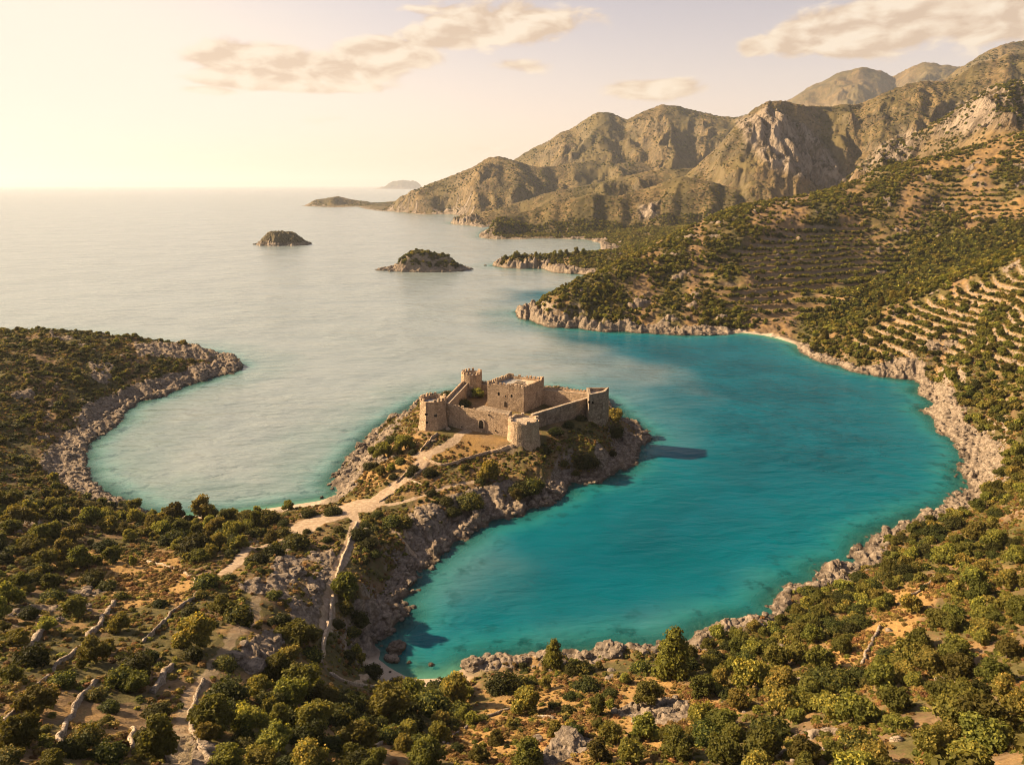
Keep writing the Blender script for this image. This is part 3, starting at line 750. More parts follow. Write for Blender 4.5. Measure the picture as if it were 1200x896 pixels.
# ------------------------------------------------------------------ islets off the cape
def islet(name, pxl, pxr, py, hgt_px, seed, profile, depth_k):
    x0, y0, _ = at_z(pxl, py); x1, _, _ = at_z(pxr, py)
    cx, w = (x0 + x1) / 2, (x1 - x0) / 2
    d = w * depth_k
    cy = y0 + d * 0.85
    mpp = (y0 * CT + CAM_H * ST) / FPX
    H = hgt_px * mpp * 1.05
    N = 220
    g = np.linspace(-1.25, 1.25, N)
    a, b = np.meshgrid(g, g)
    wx_, wy_ = a * w, b * d
    ang_noise = 0.16 * fbm(a * 2.2 + seed, b * 2.2, 4, seed)
    r = np.hypot(a, b) + ang_noise
    prof = np.interp(a, profile[0], profile[1])
    z = H * prof * np.clip(1 - np.clip(r, 0, 2) ** 2.2, -0.3, 1) ** 1.0
    z = np.where(r < 1, H * prof * sstep(0, 0.62, 1 - r) + 1.2 * sstep(0, .06, 1 - r), -30 * (r - 1))
    top = sstep(0.18, 0.42, z / H + 0.25 * fbm(a * 4, b * 4, 3, seed + 3) + 0.08 * a)
    e, v = cells(a * 7 + .3 * fbm(a * 3, b * 3, 2, seed), b * 7, seed + 5)
    z = z + np.where(r < 1.02, (v - 0.4) * 0.13 * H * sstep(0, .2, e) + H * 0.10 * fbm(a * 8, b * 8, 3, seed + 8), 0)
    ii = np.arange(N * N).reshape(N, N)
    f = np.stack([ii[:-1, :-1], ii[:-1, 1:], ii[1:, 1:], ii[1:, :-1]], -1).reshape(-1, 4)
    kp = (z.ravel()[f] > -4).any(1); f = f[kp]
    used = np.unique(f); rm = np.full(N * N, -1); rm[used] = np.arange(len(used))
    V = np.stack([wx_, wy_, z], -1).reshape(-1, 3)
    me = np_mesh(name, V[used], rm[f])
    A1 = np.stack([1 - top, 0 * top, top, 0 * top], -1).reshape(-1, 4).astype(np.float32)[used]
    B1 = np.stack([0 * top, 0 * top, 0 * top, 0 * top], -1).reshape(-1, 4).astype(np.float32)[used]
    for nm, arr in (('mask_a', A1), ('mask_b', B1)):
        at = me.attributes.new(nm, 'FLOAT_COLOR', 'POINT'); at.data.foreach_set('color', np.ascontiguousarray(arr).ravel())
    o = link(name, me, M_GROUND, loc=(cx, cy, 0))
    tag(o, kind='structure')
    return (cx, cy, w, d, V, top, z)
ISL_A = islet('islet', 294, 359, 288, 13, 5, ([-1.2, -.9, -.75, -.2, .1, .5, .8, 1.2], [.55, .7, .95, 1.0, .97, .85, .5, .2]), 0.7)
ISL_B = islet('islet', 441, 550, 318.5, 18.5, 9, ([-1.2, -.95, -.6, -.45, -.1, .15, .35, .55, .7, .9, 1.2], [.12, .2, .4, .8, 1.0, .85, .75, .85, .6, .25, .1]), 0.5)
ISL_C = islet('islet', 440, 500, 221.3, 8.5, 15, ([-1.2, -.9, -.5, 0, .5, 1.2], [.2, .35, .8, 1.0, .9, .8]), 0.35)

# ------------------------------------------------------------------ the sea
def make_sea():
    ry = np.concatenate([np.geomspace(22, 700, 430), np.geomspace(706, 7000, 160), np.geomspace(7300, 90000, 40)])
    ss = np.linspace(-1, 1, 460)
    uh = 1.7
    X = (ss[None] * uh * ry[:, None]); Yy = np.repeat(ry[:, None], 460, 1)
    sdc = np.full(X.shape, -400.0)
    m = Yy < 6900
    # signed distance from the coarse grid (outside its fan: computed directly)
    sdc[m] = np.where(inside(COAST, X[m], Yy[m]), 1, -1) * seg_dist(COAST, X[m], Yy[m], True)
    sd = sdc
    depth = np.clip(-sd, 0, 400)
    keepv = sd < 25
    ii = np.arange(X.size).reshape(X.shape)
    k = keepv[:-1, :-1] | keepv[1:, 1:] | keepv[1:, :-1] | keepv[:-1, 1:]
    f = np.stack([ii[:-1, :-1][k], ii[:-1, 1:][k], ii[1:, 1:][k], ii[1:, :-1][k]], 1)
    used = np.unique(f); rm = np.full(X.size, -1); rm[used] = np.arange(len(used))
    V = np.stack([X, Yy, np.zeros_like(X)], -1).reshape(-1, 3)[used]
    me = np_mesh('sea', V, rm[f])
    at = me.attributes.new('offshore', 'FLOAT', 'POINT'); at.data.foreach_set('value', depth.ravel()[used].astype(np.float32))
    # enclosed bay (turquoise over pale sand) against open sea
    bay = inside([P(420, 720), P(520, 590), P(610, 540), P(712, 478), P(735, 430), P(640, 385), P(600, 340), P(900, 350), P(1200, 400), P(1300, 640), P(900, 860), P(500, 860)], X, Yy).astype(float)
    bd = seg_dist([P(420, 720), P(520, 590), P(610, 540), P(712, 478), P(735, 430), P(640, 385), P(600, 340), P(900, 350), P(1200, 400), P(1300, 640), P(900, 860), P(500, 860)], X, Yy, True)
    bay = sstep(-48, 40, np.where(bay > 0, bd, -bd) + 26 * fbm(X / 60, Yy / 60, 3, 97))
    at = me.attributes.new('bay', 'FLOAT', 'POINT'); at.data.foreach_set('value', bay.ravel()[used].astype(np.float32))
    t = NT('sea_water')
    pos = t.pos()
    off = t.attr('offshore'); bayf = t.attr('bay')
    nb = t.noise(pos, 0.035, 4, 0.55); nb2 = t.noise(pos, 0.16, 4, 0.6); ns = t.noise(pos, 0.012, 3, 0.5)
    o2 = t.math('ADD', off, t.math('MULTIPLY', t.math('SUBTRACT', nb2, 0.5), 9.0))
    shallow = t.math('SUBTRACT', 1.0, t.ramp(o2, 0.0, 15.0))
    mid = t.math('SUBTRACT', 1.0, t.ramp(t.math('ADD', off, t.math('MULTIPLY', t.math('SUBTRACT', nb, 0.5), 40.0)), 4.0, 45.0))
    open_ = t.mix(t.ramp(nb, 0.3, 0.7), (0.180, 0.228, 0.238), (0.208, 0.256, 0.264))  # open-sea base lightened, so part of the silvery sheen sits in the colour
    deep = t.mix(t.ramp(nb, 0.35, 0.65), (0.0003, 0.062, 0.096), (0.0003, 0.088, 0.134))
    col = t.mix(bayf, open_, deep)
    col = t.mix(t.math('MULTIPLY', mid, 0.6), col, t.mix(bayf, (0.10, 0.185, 0.175), (0.0004, 0.122, 0.165)))
    col = t.mix(t.math('MULTIPLY', shallow, 0.6), col, (0.03, 0.21, 0.19))
    # weed beds and sunken rock close inshore
    weed = t.math('MULTIPLY', t.ramp(nb2, 0.54, 0.66), t.math('MULTIPLY', t.math('SUBTRACT', 1.0, t.ramp(off, 4.0, 24.0)), 0.65))
    col = t.mix(weed, col, (0.004, 0.055, 0.058))
    # waves: wind ripple, chop and slow swell; crests run across the wind
    mp = t.node('ShaderNodeMapping'); t.l.new(pos, mp.inputs[0]); mp.inputs['Rotation'].default_value = (0, 0, math.radians(14)); mp.inputs['Scale'].default_value = (0.42, 1.0, 1.0)
    wv = mp.outputs[0]
    w1 = t.noise(wv, 0.75, 3, 0.55, 0.4); w2 = t.noise(wv, 0.21, 3, 0.5, 0.5); w3 = t.noise(wv, 0.055, 3, 0.5, 0.3)
    gust = t.math('MULTIPLY_ADD', t.ramp(ns, 0.35, 0.65), 0.6, 0.55)
    hgt = t.math('ADD', t.math('MULTIPLY', w1, 0.22), t.math('ADD', t.math('MULTIPLY', w2, 1.05), t.math('MULTIPLY', w3, t.math('MULTIPLY_ADD', bayf, -1.0, 2.0))))
    # long ring-shaped swell turning round the islet's end
    ring = t.node('ShaderNodeVectorMath', operation='DISTANCE'); t.l.new(pos, ring.inputs[0]); rx, ry_ = P(815, 500); ring.inputs[1].default_value = (rx, ry_, 0)
    rw = t.math('SINE', t.math('ADD', t.math('MULTIPLY', ring.outputs['Value'], 0.85), t.math('MULTIPLY', nb, 9.0)))
    rf = t.math('MULTIPLY', t.math('MULTIPLY', t.ramp(ring.outputs['Value'], 95, 40), t.ramp(ring.outputs['Value'], 8, 30)), 0.05)
    hgt = t.math('ADD', t.math('MULTIPLY', hgt, gust), t.math('MULTIPLY', rw, rf))
    bn = t.bump(hgt, 0.85, 1.0)
    b = t.principled(col, 0.22, t.math('MULTIPLY_ADD', bayf, -0.68, 0.75), bn)
    b.inputs['IOR'].default_value = 1.333
    tr = t.node('ShaderNodeBsdfTransparent'); tr.inputs[0].default_value = (0.50, 0.86, 0.80, 1)
    clear = t.math('MULTIPLY', t.math('SUBTRACT', 1.0, t.ramp(off, 0.0, 9.0)), 0.72)
    ms = t.node('ShaderNodeMixShader'); t.put(ms.inputs[0], clear); t.l.new(b.outputs[0], ms.inputs[1]); t.l.new(tr.outputs[0], ms.inputs[2])
    me.materials.append(t.done(ms.outputs[0]))
    o = bpy.data.objects.new('sea', me); COL.objects.link(o)
    tag(o, kind='structure')
make_sea()
print('sea', round(time.time() - T0, 1))

# ------------------------------------------------------------------ the air
def make_haze():
    me = bpy.data.meshes.new('haze')
    bm = bmesh.new()
    bmesh.ops.create_cube(bm, size=1.0)
    x0, x1, y0, y1, z0, z1 = -130000, 130000, -1500, 95000, -40, 900
    for v in bm.verts:
        v.co = ((x0 + x1) / 2 + v.co.x * (x1 - x0), (y0 + y1) / 2 + v.co.y * (y1 - y0), (z0 + z1) / 2 + v.co.z * (z1 - z0))
    bm.to_mesh(me); bm.free()
    t = NT('haze')
    v = t.node('ShaderNodeVolumePrincipled')
    v.inputs['Color'].default_value = (0.80, 0.87, 0.98, 1)
    v.inputs['Density'].default_value = 4.2e-5
    v.inputs['Anisotropy'].default_value = 0.2
    t.l.new(v.outputs[0], t.out.inputs['Volume'])
    me.materials.append(t.m)
    o = bpy.data.objects.new('haze', me); COL.objects.link(o)
    tag(o, kind='stuff')
make_haze()

# ================================================================== the castle
def zg(x, y): return float(sample(ZF, x, y))
class MB:
    def __init__(s): s.bm = bmesh.new()
    def prism(s, bot, top):
        """bot, top: lists of (x, y, z), same length, counter-clockwise from above"""
        n = len(bot)
        b = [s.bm.verts.new(p) for p in bot]; t = [s.bm.verts.new(p) for p in top]
        s.bm.faces.new(list(reversed(b))); s.bm.faces.new(t)
        for i in range(n):
            j = (i + 1) % n
            s.bm.faces.new((b[i], b[j], t[j], t[i]))
        return s
    def plan(s, poly, z0, z1, shrink=0.0):
        if sum(poly[i][0] * poly[(i + 1) % len(poly)][1] - poly[(i + 1) % len(poly)][0] * poly[i][1] for i in range(len(poly))) < 0: poly = poly[::-1]
        cx = sum(p[0] for p in poly) / len(poly); cy = sum(p[1] for p in poly) / len(poly)
        tp = [(cx + (p[0] - cx) * (1 - shrink), cy + (p[1] - cy) * (1 - shrink)) for p in poly]
        z0s = z0 if hasattr(z0, '__len__') else [z0] * len(poly); z1s = z1 if hasattr(z1, '__len__') else [z1] * len(poly)
        return s.prism([(p[0], p[1], z) for p, z in zip(poly, z0s)], [(p[0], p[1], z) for p, z in zip(tp, z1s)])
    def bar(s, a, b, w, z0a, z1a, z0b, z1b, side=0.0):
        """upright slab from a to b, width w, shifted sideways"""
        d = Vector((b[0] - a[0], b[1] - a[1])); d.normalize(); nn = Vector((-d.y, d.x))
        o0, o1 = nn * (side - w / 2), nn * (side + w / 2)
        A0, A1, B0, B1 = (a[0] + o0.x, a[1] + o0.y), (a[0] + o1.x, a[1] + o1.y), (b[0] + o0.x, b[1] + o0.y), (b[0] + o1.x, b[1] + o1.y)
        return s.prism([(*A0, z0a), (*B0, z0b), (*B1, z0b), (*A1, z0a)], [(*A0, z1a), (*B0, z1b), (*B1, z1b), (*A1, z1a)])
    def build(s, name, mat, parent=None, jitter=0.0, cuts=0):
        bmesh.ops.recalc_face_normals(s.bm, faces=s.bm.faces)
        if cuts:
            bmesh.ops.subdivide_edges(s.bm, edges=[e for e in s.bm.edges if e.calc_length() > 1.6], cuts=cuts, use_grid_fill=True)
        if jitter:
            for v in s.bm.verts:
                p = v.co * 0.45
                v.co += Vector((mnoise.noise(p), mnoise.noise(p + Vector((7, 3, 1))), mnoise.noise(p + Vector((2, 9, 5))))) * jitter
        me = bpy.data.meshes.new(name); s.bm.to_mesh(me); s.bm.free()
        o = link(name, me, mat, parent)
        return o

def masonry(name, c0, c1, c2, sc=1.0, stain=0.62):
    t = NT(name); pos = t.pos()
    v = t.node('ShaderNodeTexVoronoi', feature='F1'); t.l.new(t.scale(pos, (1, 1, 1.7)), v.inputs['Vector']); v.inputs['Scale'].default_value = 1.0 * sc
    br = t.node('ShaderNodeSeparateColor'); t.l.new(v.outputs['Color'], br.inputs[0])
    n1 = t.noise(pos, 0.35, 5, 0.65); n2 = t.noise(pos, 2.5, 4, 0.6)
    col = t.mix(t.ramp(n1, 0.35, 0.65), c0, c1)
    col = t.mix(t.math('MULTIPLY', t.math('POWER', br.outputs[0], 1.5), 0.85), col, c2)
    col = t.mix(t.math('MULTIPLY', t.ramp(n2, 0.55, 0.75), 0.5), col, tuple(x * 0.35 for x in c0))
    st = t.noise(t.scale(pos, (1, 1, 0.22)), 0.55, 4, 0.6)
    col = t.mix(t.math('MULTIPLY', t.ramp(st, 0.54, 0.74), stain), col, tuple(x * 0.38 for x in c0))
    vo = t.voro(t.scale(pos, (1, 1, 1.7)), 1.0 * sc, 'DISTANCE_TO_EDGE')
    h = t.math('ADD', t.ramp(vo, 0.0, 0.12), t.math('MULTIPLY', n2, 0.9)); col = t.mix(t.math('MULTIPLY', t.math('SUBTRACT', 1.0, t.ramp(vo, 0.0, 0.10)), 0.55), col, tuple(x * 0.4 for x in c0))
    return t.done(t.principled(col, 0.93, 0.1, t.bump(h, 0.14, 0.9)).outputs[0])
M_STONE = masonry('castle_masonry', (0.37, 0.27, 0.18), (0.50, 0.375, 0.255), (0.60, 0.455, 0.315))
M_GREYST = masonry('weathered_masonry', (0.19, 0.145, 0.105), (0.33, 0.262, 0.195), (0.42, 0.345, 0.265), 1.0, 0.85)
M_CAP = masonry('pale_coping', (0.40, 0.31, 0.22), (0.50, 0.40, 0.30), (0.56, 0.47, 0.36), 1.3, 0.25)
M_DRY = masonry('dry_stone', (0.22, 0.172, 0.125), (0.33, 0.27, 0.21), (0.42, 0.355, 0.285), 1.5, 0.4)
def plain(name, a, b, sc=0.8, rough=0.9):
    t = NT(name); pos = t.pos(); n = t.noise(pos, sc, 5, 0.65); n2 = t.noise(pos, sc * 6, 3)
    col = t.mix(t.ramp(n, 0.32, 0.68), a, b)
    return t.done(t.principled(col, rough, 0.15, t.bump(n2, 0.06, 0.6)).outputs[0])
M_DARK = plain('hollow_shade_paint', (0.012, 0.009, 0.007), (0.02, 0.016, 0.012))  # near-black colour painted in place of the shade inside openings
M_WOOD = plain('old_timber', (0.035, 0.022, 0.014), (0.07, 0.045, 0.028), 3.0)
M_SLATE = plain('grey_roof_screed', (0.22, 0.215, 0.205), (0.34, 0.33, 0.31), 0.4)
M_TERRA = plain('tan_roof_screed', (0.44, 0.33, 0.235), (0.56, 0.44, 0.32), 0.5)

rc = random.Random(3)
cx0, cy0, _ = at_z(600, 490, 12.5)
castle = empty('castle', (cx0, cy0, 12.0))
tag(castle, 'tan stone castle with battlemented towers and square keep on the rocky islet', 'castle')
CAST = castle
def adopt(o):
    """parent while keeping the place: the mesh is in world coordinates"""
    o.matrix_parent_inverse = Matrix.Translation(-castle.location); return o
def build_part(mb, name, mat, parent=None, **k):
    o = mb.build(name, mat, None, **k)
    if parent is None:
        o.parent = castle; adopt(o)
    else:
        o.parent = parent
    return o
def merlons(mb, a, b, za, zb, w, side, gap=(0.75, 1.15), size=(0.8, 1.3), h=(0.45, 0.95), drop=0.12):
    d = Vector((b[0] - a[0], b[1] - a[1])); L = d.length; d.normalize()
    s = 0.2
    while s < L - 0.4:
        m = min(rc.uniform(*size), L - s)
        if rc.random() > drop:
            p, q = Vector(a[:2]) + d * s, Vector(a[:2]) + d * (s + m)
            z1, z2 = za + (zb - za) * s / L, za + (zb - za) * (s + m) / L
            hh = rc.uniform(*h)
            mb.bar(p, q, w, z1 - 0.05, z1 + hh, z2 - 0.05, z2 + hh * rc.uniform(.8, 1.1), side)
        s += m + rc.uniform(*gap)
def opening(a, b, px, py, w, h, mat=None, name='window', arch=True, parent=None, surround=0.0, out=0.05, side_px=None):
    """a solid block for an opening, its inner shade put into the dark colour, in the upright face from a to b where photo pixel px, py meets it"""
    d = ray(px, py)
    # ray against vertical plane through a, b
    n_ = np.array([b[1] - a[1], -(b[0] - a[0])]); n_ = n_ / np.hypot(*n_)
    if n_[1] > 0: n_ = -n_
    t = (n_[0] * a[0] + n_[1] * a[1]) / (n_[0] * d[0] + n_[1] * d[1])
    c = np.array([d[0] * t, d[1] * t, CAM_H + d[2] * t])
    e = np.array([-n_[1], n_[0]])
    def shape(grow, o0, o1, mbx):
        prof = [(-w / 2 - grow, -h / 2), (w / 2 + grow, -h / 2)]
        if arch:
            for k in range(7):
                an = math.pi * k / 6
                prof.append(((w / 2 + grow) * math.cos(an), h / 2 - w / 2 + (w / 2 + grow) * math.sin(an)))
        else:
            prof += [(w / 2 + grow, h / 2 + grow), (-w / 2 - grow, h / 2 + grow)]
        f = [(c[0] + e[0] * q + n_[0] * o1, c[1] + e[1] * q + n_[1] * o1, c[2] + r) for q, r in prof]
        k_ = [(c[0] + e[0] * q + n_[0] * o0, c[1] + e[1] * q + n_[1] * o0, c[2] + r) for q, r in prof]
        mbx.prism(k_, f)
    if surround:
        m1 = MB(); shape(surround, -0.6, out - 0.03, m1); fr_ = build_part(m1, 'door_surround' if name == 'door' else 'window_surround', M_CAP, parent)
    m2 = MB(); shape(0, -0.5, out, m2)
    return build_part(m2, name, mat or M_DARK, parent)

# --- keep
kz = 12.3
K = [at_z(571.3, 481.5, kz)[:2], at_z(613.6, 487.5, kz)[:2], at_z(637.0, 476.5, kz)[:2]]
K.append((K[0][0] + K[2][0] - K[1][0] + 0.3, K[0][1] + K[2][1] - K[1][1]))
ktop = at_y(613.6, 454.5, K[1][1])[2]
ktop2 = at_y(636.8, 443.5, K[2][1])[2]
print('keep', [tuple(round(v, 1) for v in k) for k in K], ktop, ktop2)
m = MB()
kc = np.mean(K, 0)
def inset(poly, k):
    c = np.mean(poly, 0); out = []
    for p in poly:
        v = np.array(p) - c; out.append(tuple(c + v * (1 - k / np.hypot(*v) * 1.3)))
    return out
Ki = inset(K, 1.0)
for i in range(4):
    j = (i + 1) % 4
    za = [kz - 2.5] * 4
    m.prism([(*K[i], kz - 2.5), (*K[j], kz - 2.5), (*Ki[j], kz - 2.5), (*Ki[i], kz - 2.5)], [(*K[i], ktop), (*K[j], ktop), (*Ki[j], ktop), (*Ki[i], ktop)])
keep = build_part(m, 'keep', M_STONE, jitter=0.14, cuts=4)
m = MB()
for i in range(4):
    j = (i + 1) % 4
    m.bar(K[i], K[j], 0.85, ktop - 0.1, ktop + 0.12, ktop - 0.1, ktop + 0.12, 0.40)
    merlons(m, K[i], K[j], ktop, ktop, 0.75, 0.40, gap=(0.5, 0.8), size=(0.8, 1.2), h=(0.8, 1.15) if i != 1 else (0.35, 0.6), drop=0.08)
m.plan([K[2], tuple(np.array(K[2]) + (np.array(K[1]) - np.array(K[2])) * 0.10), tuple(kc * 0.12 + np.array(K[2]) * 0.88), tuple(np.array(K[2]) + (np.array(K[3]) - np.array(K[2])) * 0.12)], ktop - 0.2, ktop + 1.3)
m.plan([K[3], tuple(np.array(K[3]) + (np.array(K[2]) - np.array(K[3])) * 0.12), tuple(kc * 0.12 + np.array(K[3]) * 0.88), tuple(np.array(K[3]) + (np.array(K[0]) - np.array(K[3])) * 0.10)], ktop - 0.2, ktop + 1.1)
build_part(m, 'battlement', M_STONE, keep, jitter=0.12)
def kp(u, v):   # inside the keep: u along the front, v towards the back
    a = np.array(Ki[0]) * (1 - u) + np.array(Ki[1]) * u; b = np.array(Ki[3]) * (1 - u) + np.array(Ki[2]) * u
    return tuple(a * (1 - v) + b * v)
m = MB(); m.plan([kp(0, 0), kp(.43, 0), kp(.43, 1), kp(0, 1)], ktop - 1.6, ktop - 0.95)
build_part(m, 'roof', M_SLATE, keep)
m = MB(); m.plan([kp(.432, 0), kp(1, 0), kp(1, 1), kp(.432, 1)], ktop - 1.6, ktop - 0.75)
build_part(m, 'roof', M_TERRA, keep)
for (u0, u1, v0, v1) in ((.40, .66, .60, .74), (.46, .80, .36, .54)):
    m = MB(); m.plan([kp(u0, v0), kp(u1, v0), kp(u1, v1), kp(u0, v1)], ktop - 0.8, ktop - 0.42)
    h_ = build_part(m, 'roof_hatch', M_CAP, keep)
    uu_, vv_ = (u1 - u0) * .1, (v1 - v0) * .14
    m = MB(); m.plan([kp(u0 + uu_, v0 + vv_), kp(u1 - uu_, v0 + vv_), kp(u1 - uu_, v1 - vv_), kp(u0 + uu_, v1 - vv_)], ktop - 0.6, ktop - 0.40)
    o = build_part(m, 'stair_well_shade', M_DARK, keep)  # flat dark slab, the shade down the well painted as its colour
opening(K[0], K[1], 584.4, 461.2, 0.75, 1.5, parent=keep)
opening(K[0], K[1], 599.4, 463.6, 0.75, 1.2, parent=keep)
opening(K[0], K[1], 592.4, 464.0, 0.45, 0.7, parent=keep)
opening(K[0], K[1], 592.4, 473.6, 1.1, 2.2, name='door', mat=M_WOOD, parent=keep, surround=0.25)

# --- towers
def tower(px, py_, zb, r0, r1, ztop, n, par_h=1.2, th=0.9, ruin=0.0, mer=True, seed=0, rot=0.0, sink=3.0):
    x, y, _ = at_z(px, py_, zb)
    r_ = random.Random(seed)
    rings = [(zb - sink, r0 * 1.06), (zb + 0.2, r0), (zb + (ztop - zb) * 0.35, r0 + (r1 - r0) * 0.62), (zb + (ztop - zb) * 0.7, r1 + (r0 - r1) * 0.08), (ztop, r1), (ztop + par_h, r1)]
    bm = bmesh.new(); prev = None
    def rag(i): return ruin * (mnoise.noise(Vector((math.cos(2 * math.pi * i / n) * 1.7 + seed, math.sin(2 * math.pi * i / n) * 1.7, 0.3))) - 0.1)
    for k, (z, r) in enumerate(rings + [(ztop + par_h, r1 - th), (ztop - 0.1, r1 - th)]):
        ring = [bm.verts.new((x + r * math.cos(rot + 2 * math.pi * i / n), y + r * math.sin(rot + 2 * math.pi * i / n), z + (rag(i) if k in (5, 6) else 0))) for i in range(n)]
        if prev:
            for i in range(n): bm.faces.new((prev[i], prev[(i + 1) % n], ring[(i + 1) % n], ring[i]))
        prev = ring
    mb = MB(); mb.bm.free(); mb.bm = bm
    o = build_part(mb, 'tower', M_STONE, jitter=0.16, cuts=2)
    fl = MB(); fl.plan([(x + (r1 - th * .6) * math.cos(rot + 2 * math.pi * i / n), y + (r1 - th * .6) * math.sin(rot + 2 * math.pi * i / n)) for i in range(n)], ztop - 0.5, ztop - 0.05)
    build_part(fl, 'tower_floor', M_TERRA if ruin > .5 else M_SLATE, o)
    if mer:
        mb = MB()
        nm = int(2 * math.pi * r1 / 1.75)
        for i in range(n):
            a0, a1 = rot + 2 * math.pi * i / n, rot + 2 * math.pi * (i + 1) / n
            mb.plan([(x + r * math.cos(a), y + r * math.sin(a)) for a, r in ((a0, r1 - th * .9), (a0, r1 - 0.05), (a1, r1 - 0.05), (a1, r1 - th * .9))], ztop + par_h - 0.25, ztop + par_h + 0.06)
        for i in range(nm):
            if r_.random() < 0.1: continue
            a0, a1 = rot + 2 * math.pi * i / nm, rot + 2 * math.pi * (i + 0.56) / nm
            def rad(a):   # keep the merlons on the polygon's sides
                k = ((a - rot) % (2 * math.pi / n)) - math.pi / n
                return math.cos(math.pi / n) / math.cos(k)
            hh = r_.uniform(0.85, 1.25)
            q = [(x + r * rad(a) * math.cos(a), y + r * rad(a) * math.sin(a)) for a, r in ((a0, r1 - th * .85), (a0, r1 - 0.03), (a1, r1 - 0.03), (a1, r1 - th * .85))]
            mb.plan(q, ztop + par_h - 0.1, ztop + par_h + hh)
        build_part(mb, 'battlement', M_STONE, o, jitter=0.1)
    return o, (x, y)
def topz(px, py, y): return at_y(px, py, y)[2]
zl = topz(508, 466.5, at_z(508, 500, 11.5)[1]) - 1.2
tl, cl_ = tower(508.5, 500.5, 11.5, 6.1, 5.2, zl, 8, seed=2, rot=0.35, mer=True)
zf = topz(612, 488, at_z(613, 519, 9.5)[1]) - 1.2
tf, cf_ = tower(613.5, 521.5, 9.5, 6.5, 5.5, zf, 22, ruin=1.3, mer=False, seed=5)
mb = MB()
for i in range(9):
    a = 2 * math.pi * (i + .2 * rc.random()) / 9
    q = [(cf_[0] + r * math.cos(a + da), cf_[1] + r * math.sin(a + da)) for r, da in ((4.5, 0), (5.45, 0), (5.45, .22), (4.5, .22))]
    mb.plan(q, zf + 0.3, zf + 1.25 + rc.uniform(0.1, 0.6))
mb.plan([(cf_[0] + 5.3 * math.cos(2 * math.pi * i / 22), cf_[1] + 5.3 * math.sin(2 * math.pi * i / 22)) for i in range(22)], zf - 0.3, zf + 0.33)
build_part(mb, 'broken_battlement', M_CAP, tf, jitter=0.15)
zb_ = topz(553, 437.5, at_z(553, 463, 12.5)[1]) - 1.0
tb, cb_ = tower(553, 463, 12.5, 4.9, 4.5, zb_, 10, seed=8, rot=0.2)
print('towers', cl_, zl, cf_, zf, cb_, zb_)
def face_of(c, px, r):
    d = ray(px, 480); u = d[0] / d[1]
    # tangent plane at the tower side that px sees
    off = u * c[1] - c[0]; k = max(-.95, min(.95, off / r)); an = math.asin(k)
    nx, ny = math.sin(an), -math.cos(an)
    p = (c[0] + nx * r, c[1] + ny * r)
    return (p[0] - ny * -1 * 3 * -1, p[1] - nx * 3), (p[0] + ny * -1 * 3, p[1] + nx * 3)
for px, py, w in ((499.3, 485.2, .55), (510.8, 486.5, 1.2), (500, 495, .3)):
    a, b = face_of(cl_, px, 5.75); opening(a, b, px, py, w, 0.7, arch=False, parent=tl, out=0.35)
for px, py, w, h in ((600.5, 505.5, .7, 1.0), (610, 507.5, .4, .5), (621.5, 524, .6, .9), (627, 513, .5, 1.2)):
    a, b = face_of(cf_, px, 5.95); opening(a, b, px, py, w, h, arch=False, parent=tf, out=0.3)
a, b = face_of(cb_, 541, 4.6)

# --- east bastion
bz = 10.5
B0, B1 = at_z(688.5, 498.0, bz)[:2], at_z(709.0, 495.0, bz)[:2]
B2, B3 = (B1[0] + 2.6, B1[1] + 8.5), (B0[0] - 0.3, B0[1] + 9.5)
t0_, t1_ = topz(690, 463.0, B0[1] + .3), topz(706.5, 459.5, B1[1] + .3)
m = MB()
BB = [B0, B1, B2, B3]; BT = inset(BB, 0.5); BI = inset(BB, 1.5)
tz = [t0_, t1_, t1_ - 0.3, t0_ + 0.6]
for i in range(4):
    j = (i + 1) % 4
    m.prism([(*BB[i], bz - 4), (*BB[j], bz - 4), (*BI[j], bz - 4), (*BI[i], bz - 4)], [(*BT[i], tz[i]), (*BT[j], tz[j]), (*BI[j], tz[j]), (*BI[i], tz[i])])
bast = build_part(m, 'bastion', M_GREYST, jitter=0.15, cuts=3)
m = MB(); m.plan(inset(BB, 1.2), bz, t0_ - 0.9); build_part(m, 'bastion_floor', M_TERRA, bast)
m = MB()
for i in (0, 1):
    j = i + 1
    m.prism([(*BT[i], tz[i]), (*BT[j], tz[j]), (*BI[j], tz[j]), (*BI[i], tz[i])], [(*BT[i], tz[i] + .22), (*BT[j], tz[j] + .22), (*BI[j], tz[j] + .22), (*BI[i], tz[i] + .22)])
build_part(m, 'coping', M_CAP, bast, jitter=0.1, cuts=3)
for px, py in ((690.8, 471), (695.0, 471.8)): opening(B0, B1, px, py, 0.75, 0.9, parent=bast, out=-0.15)

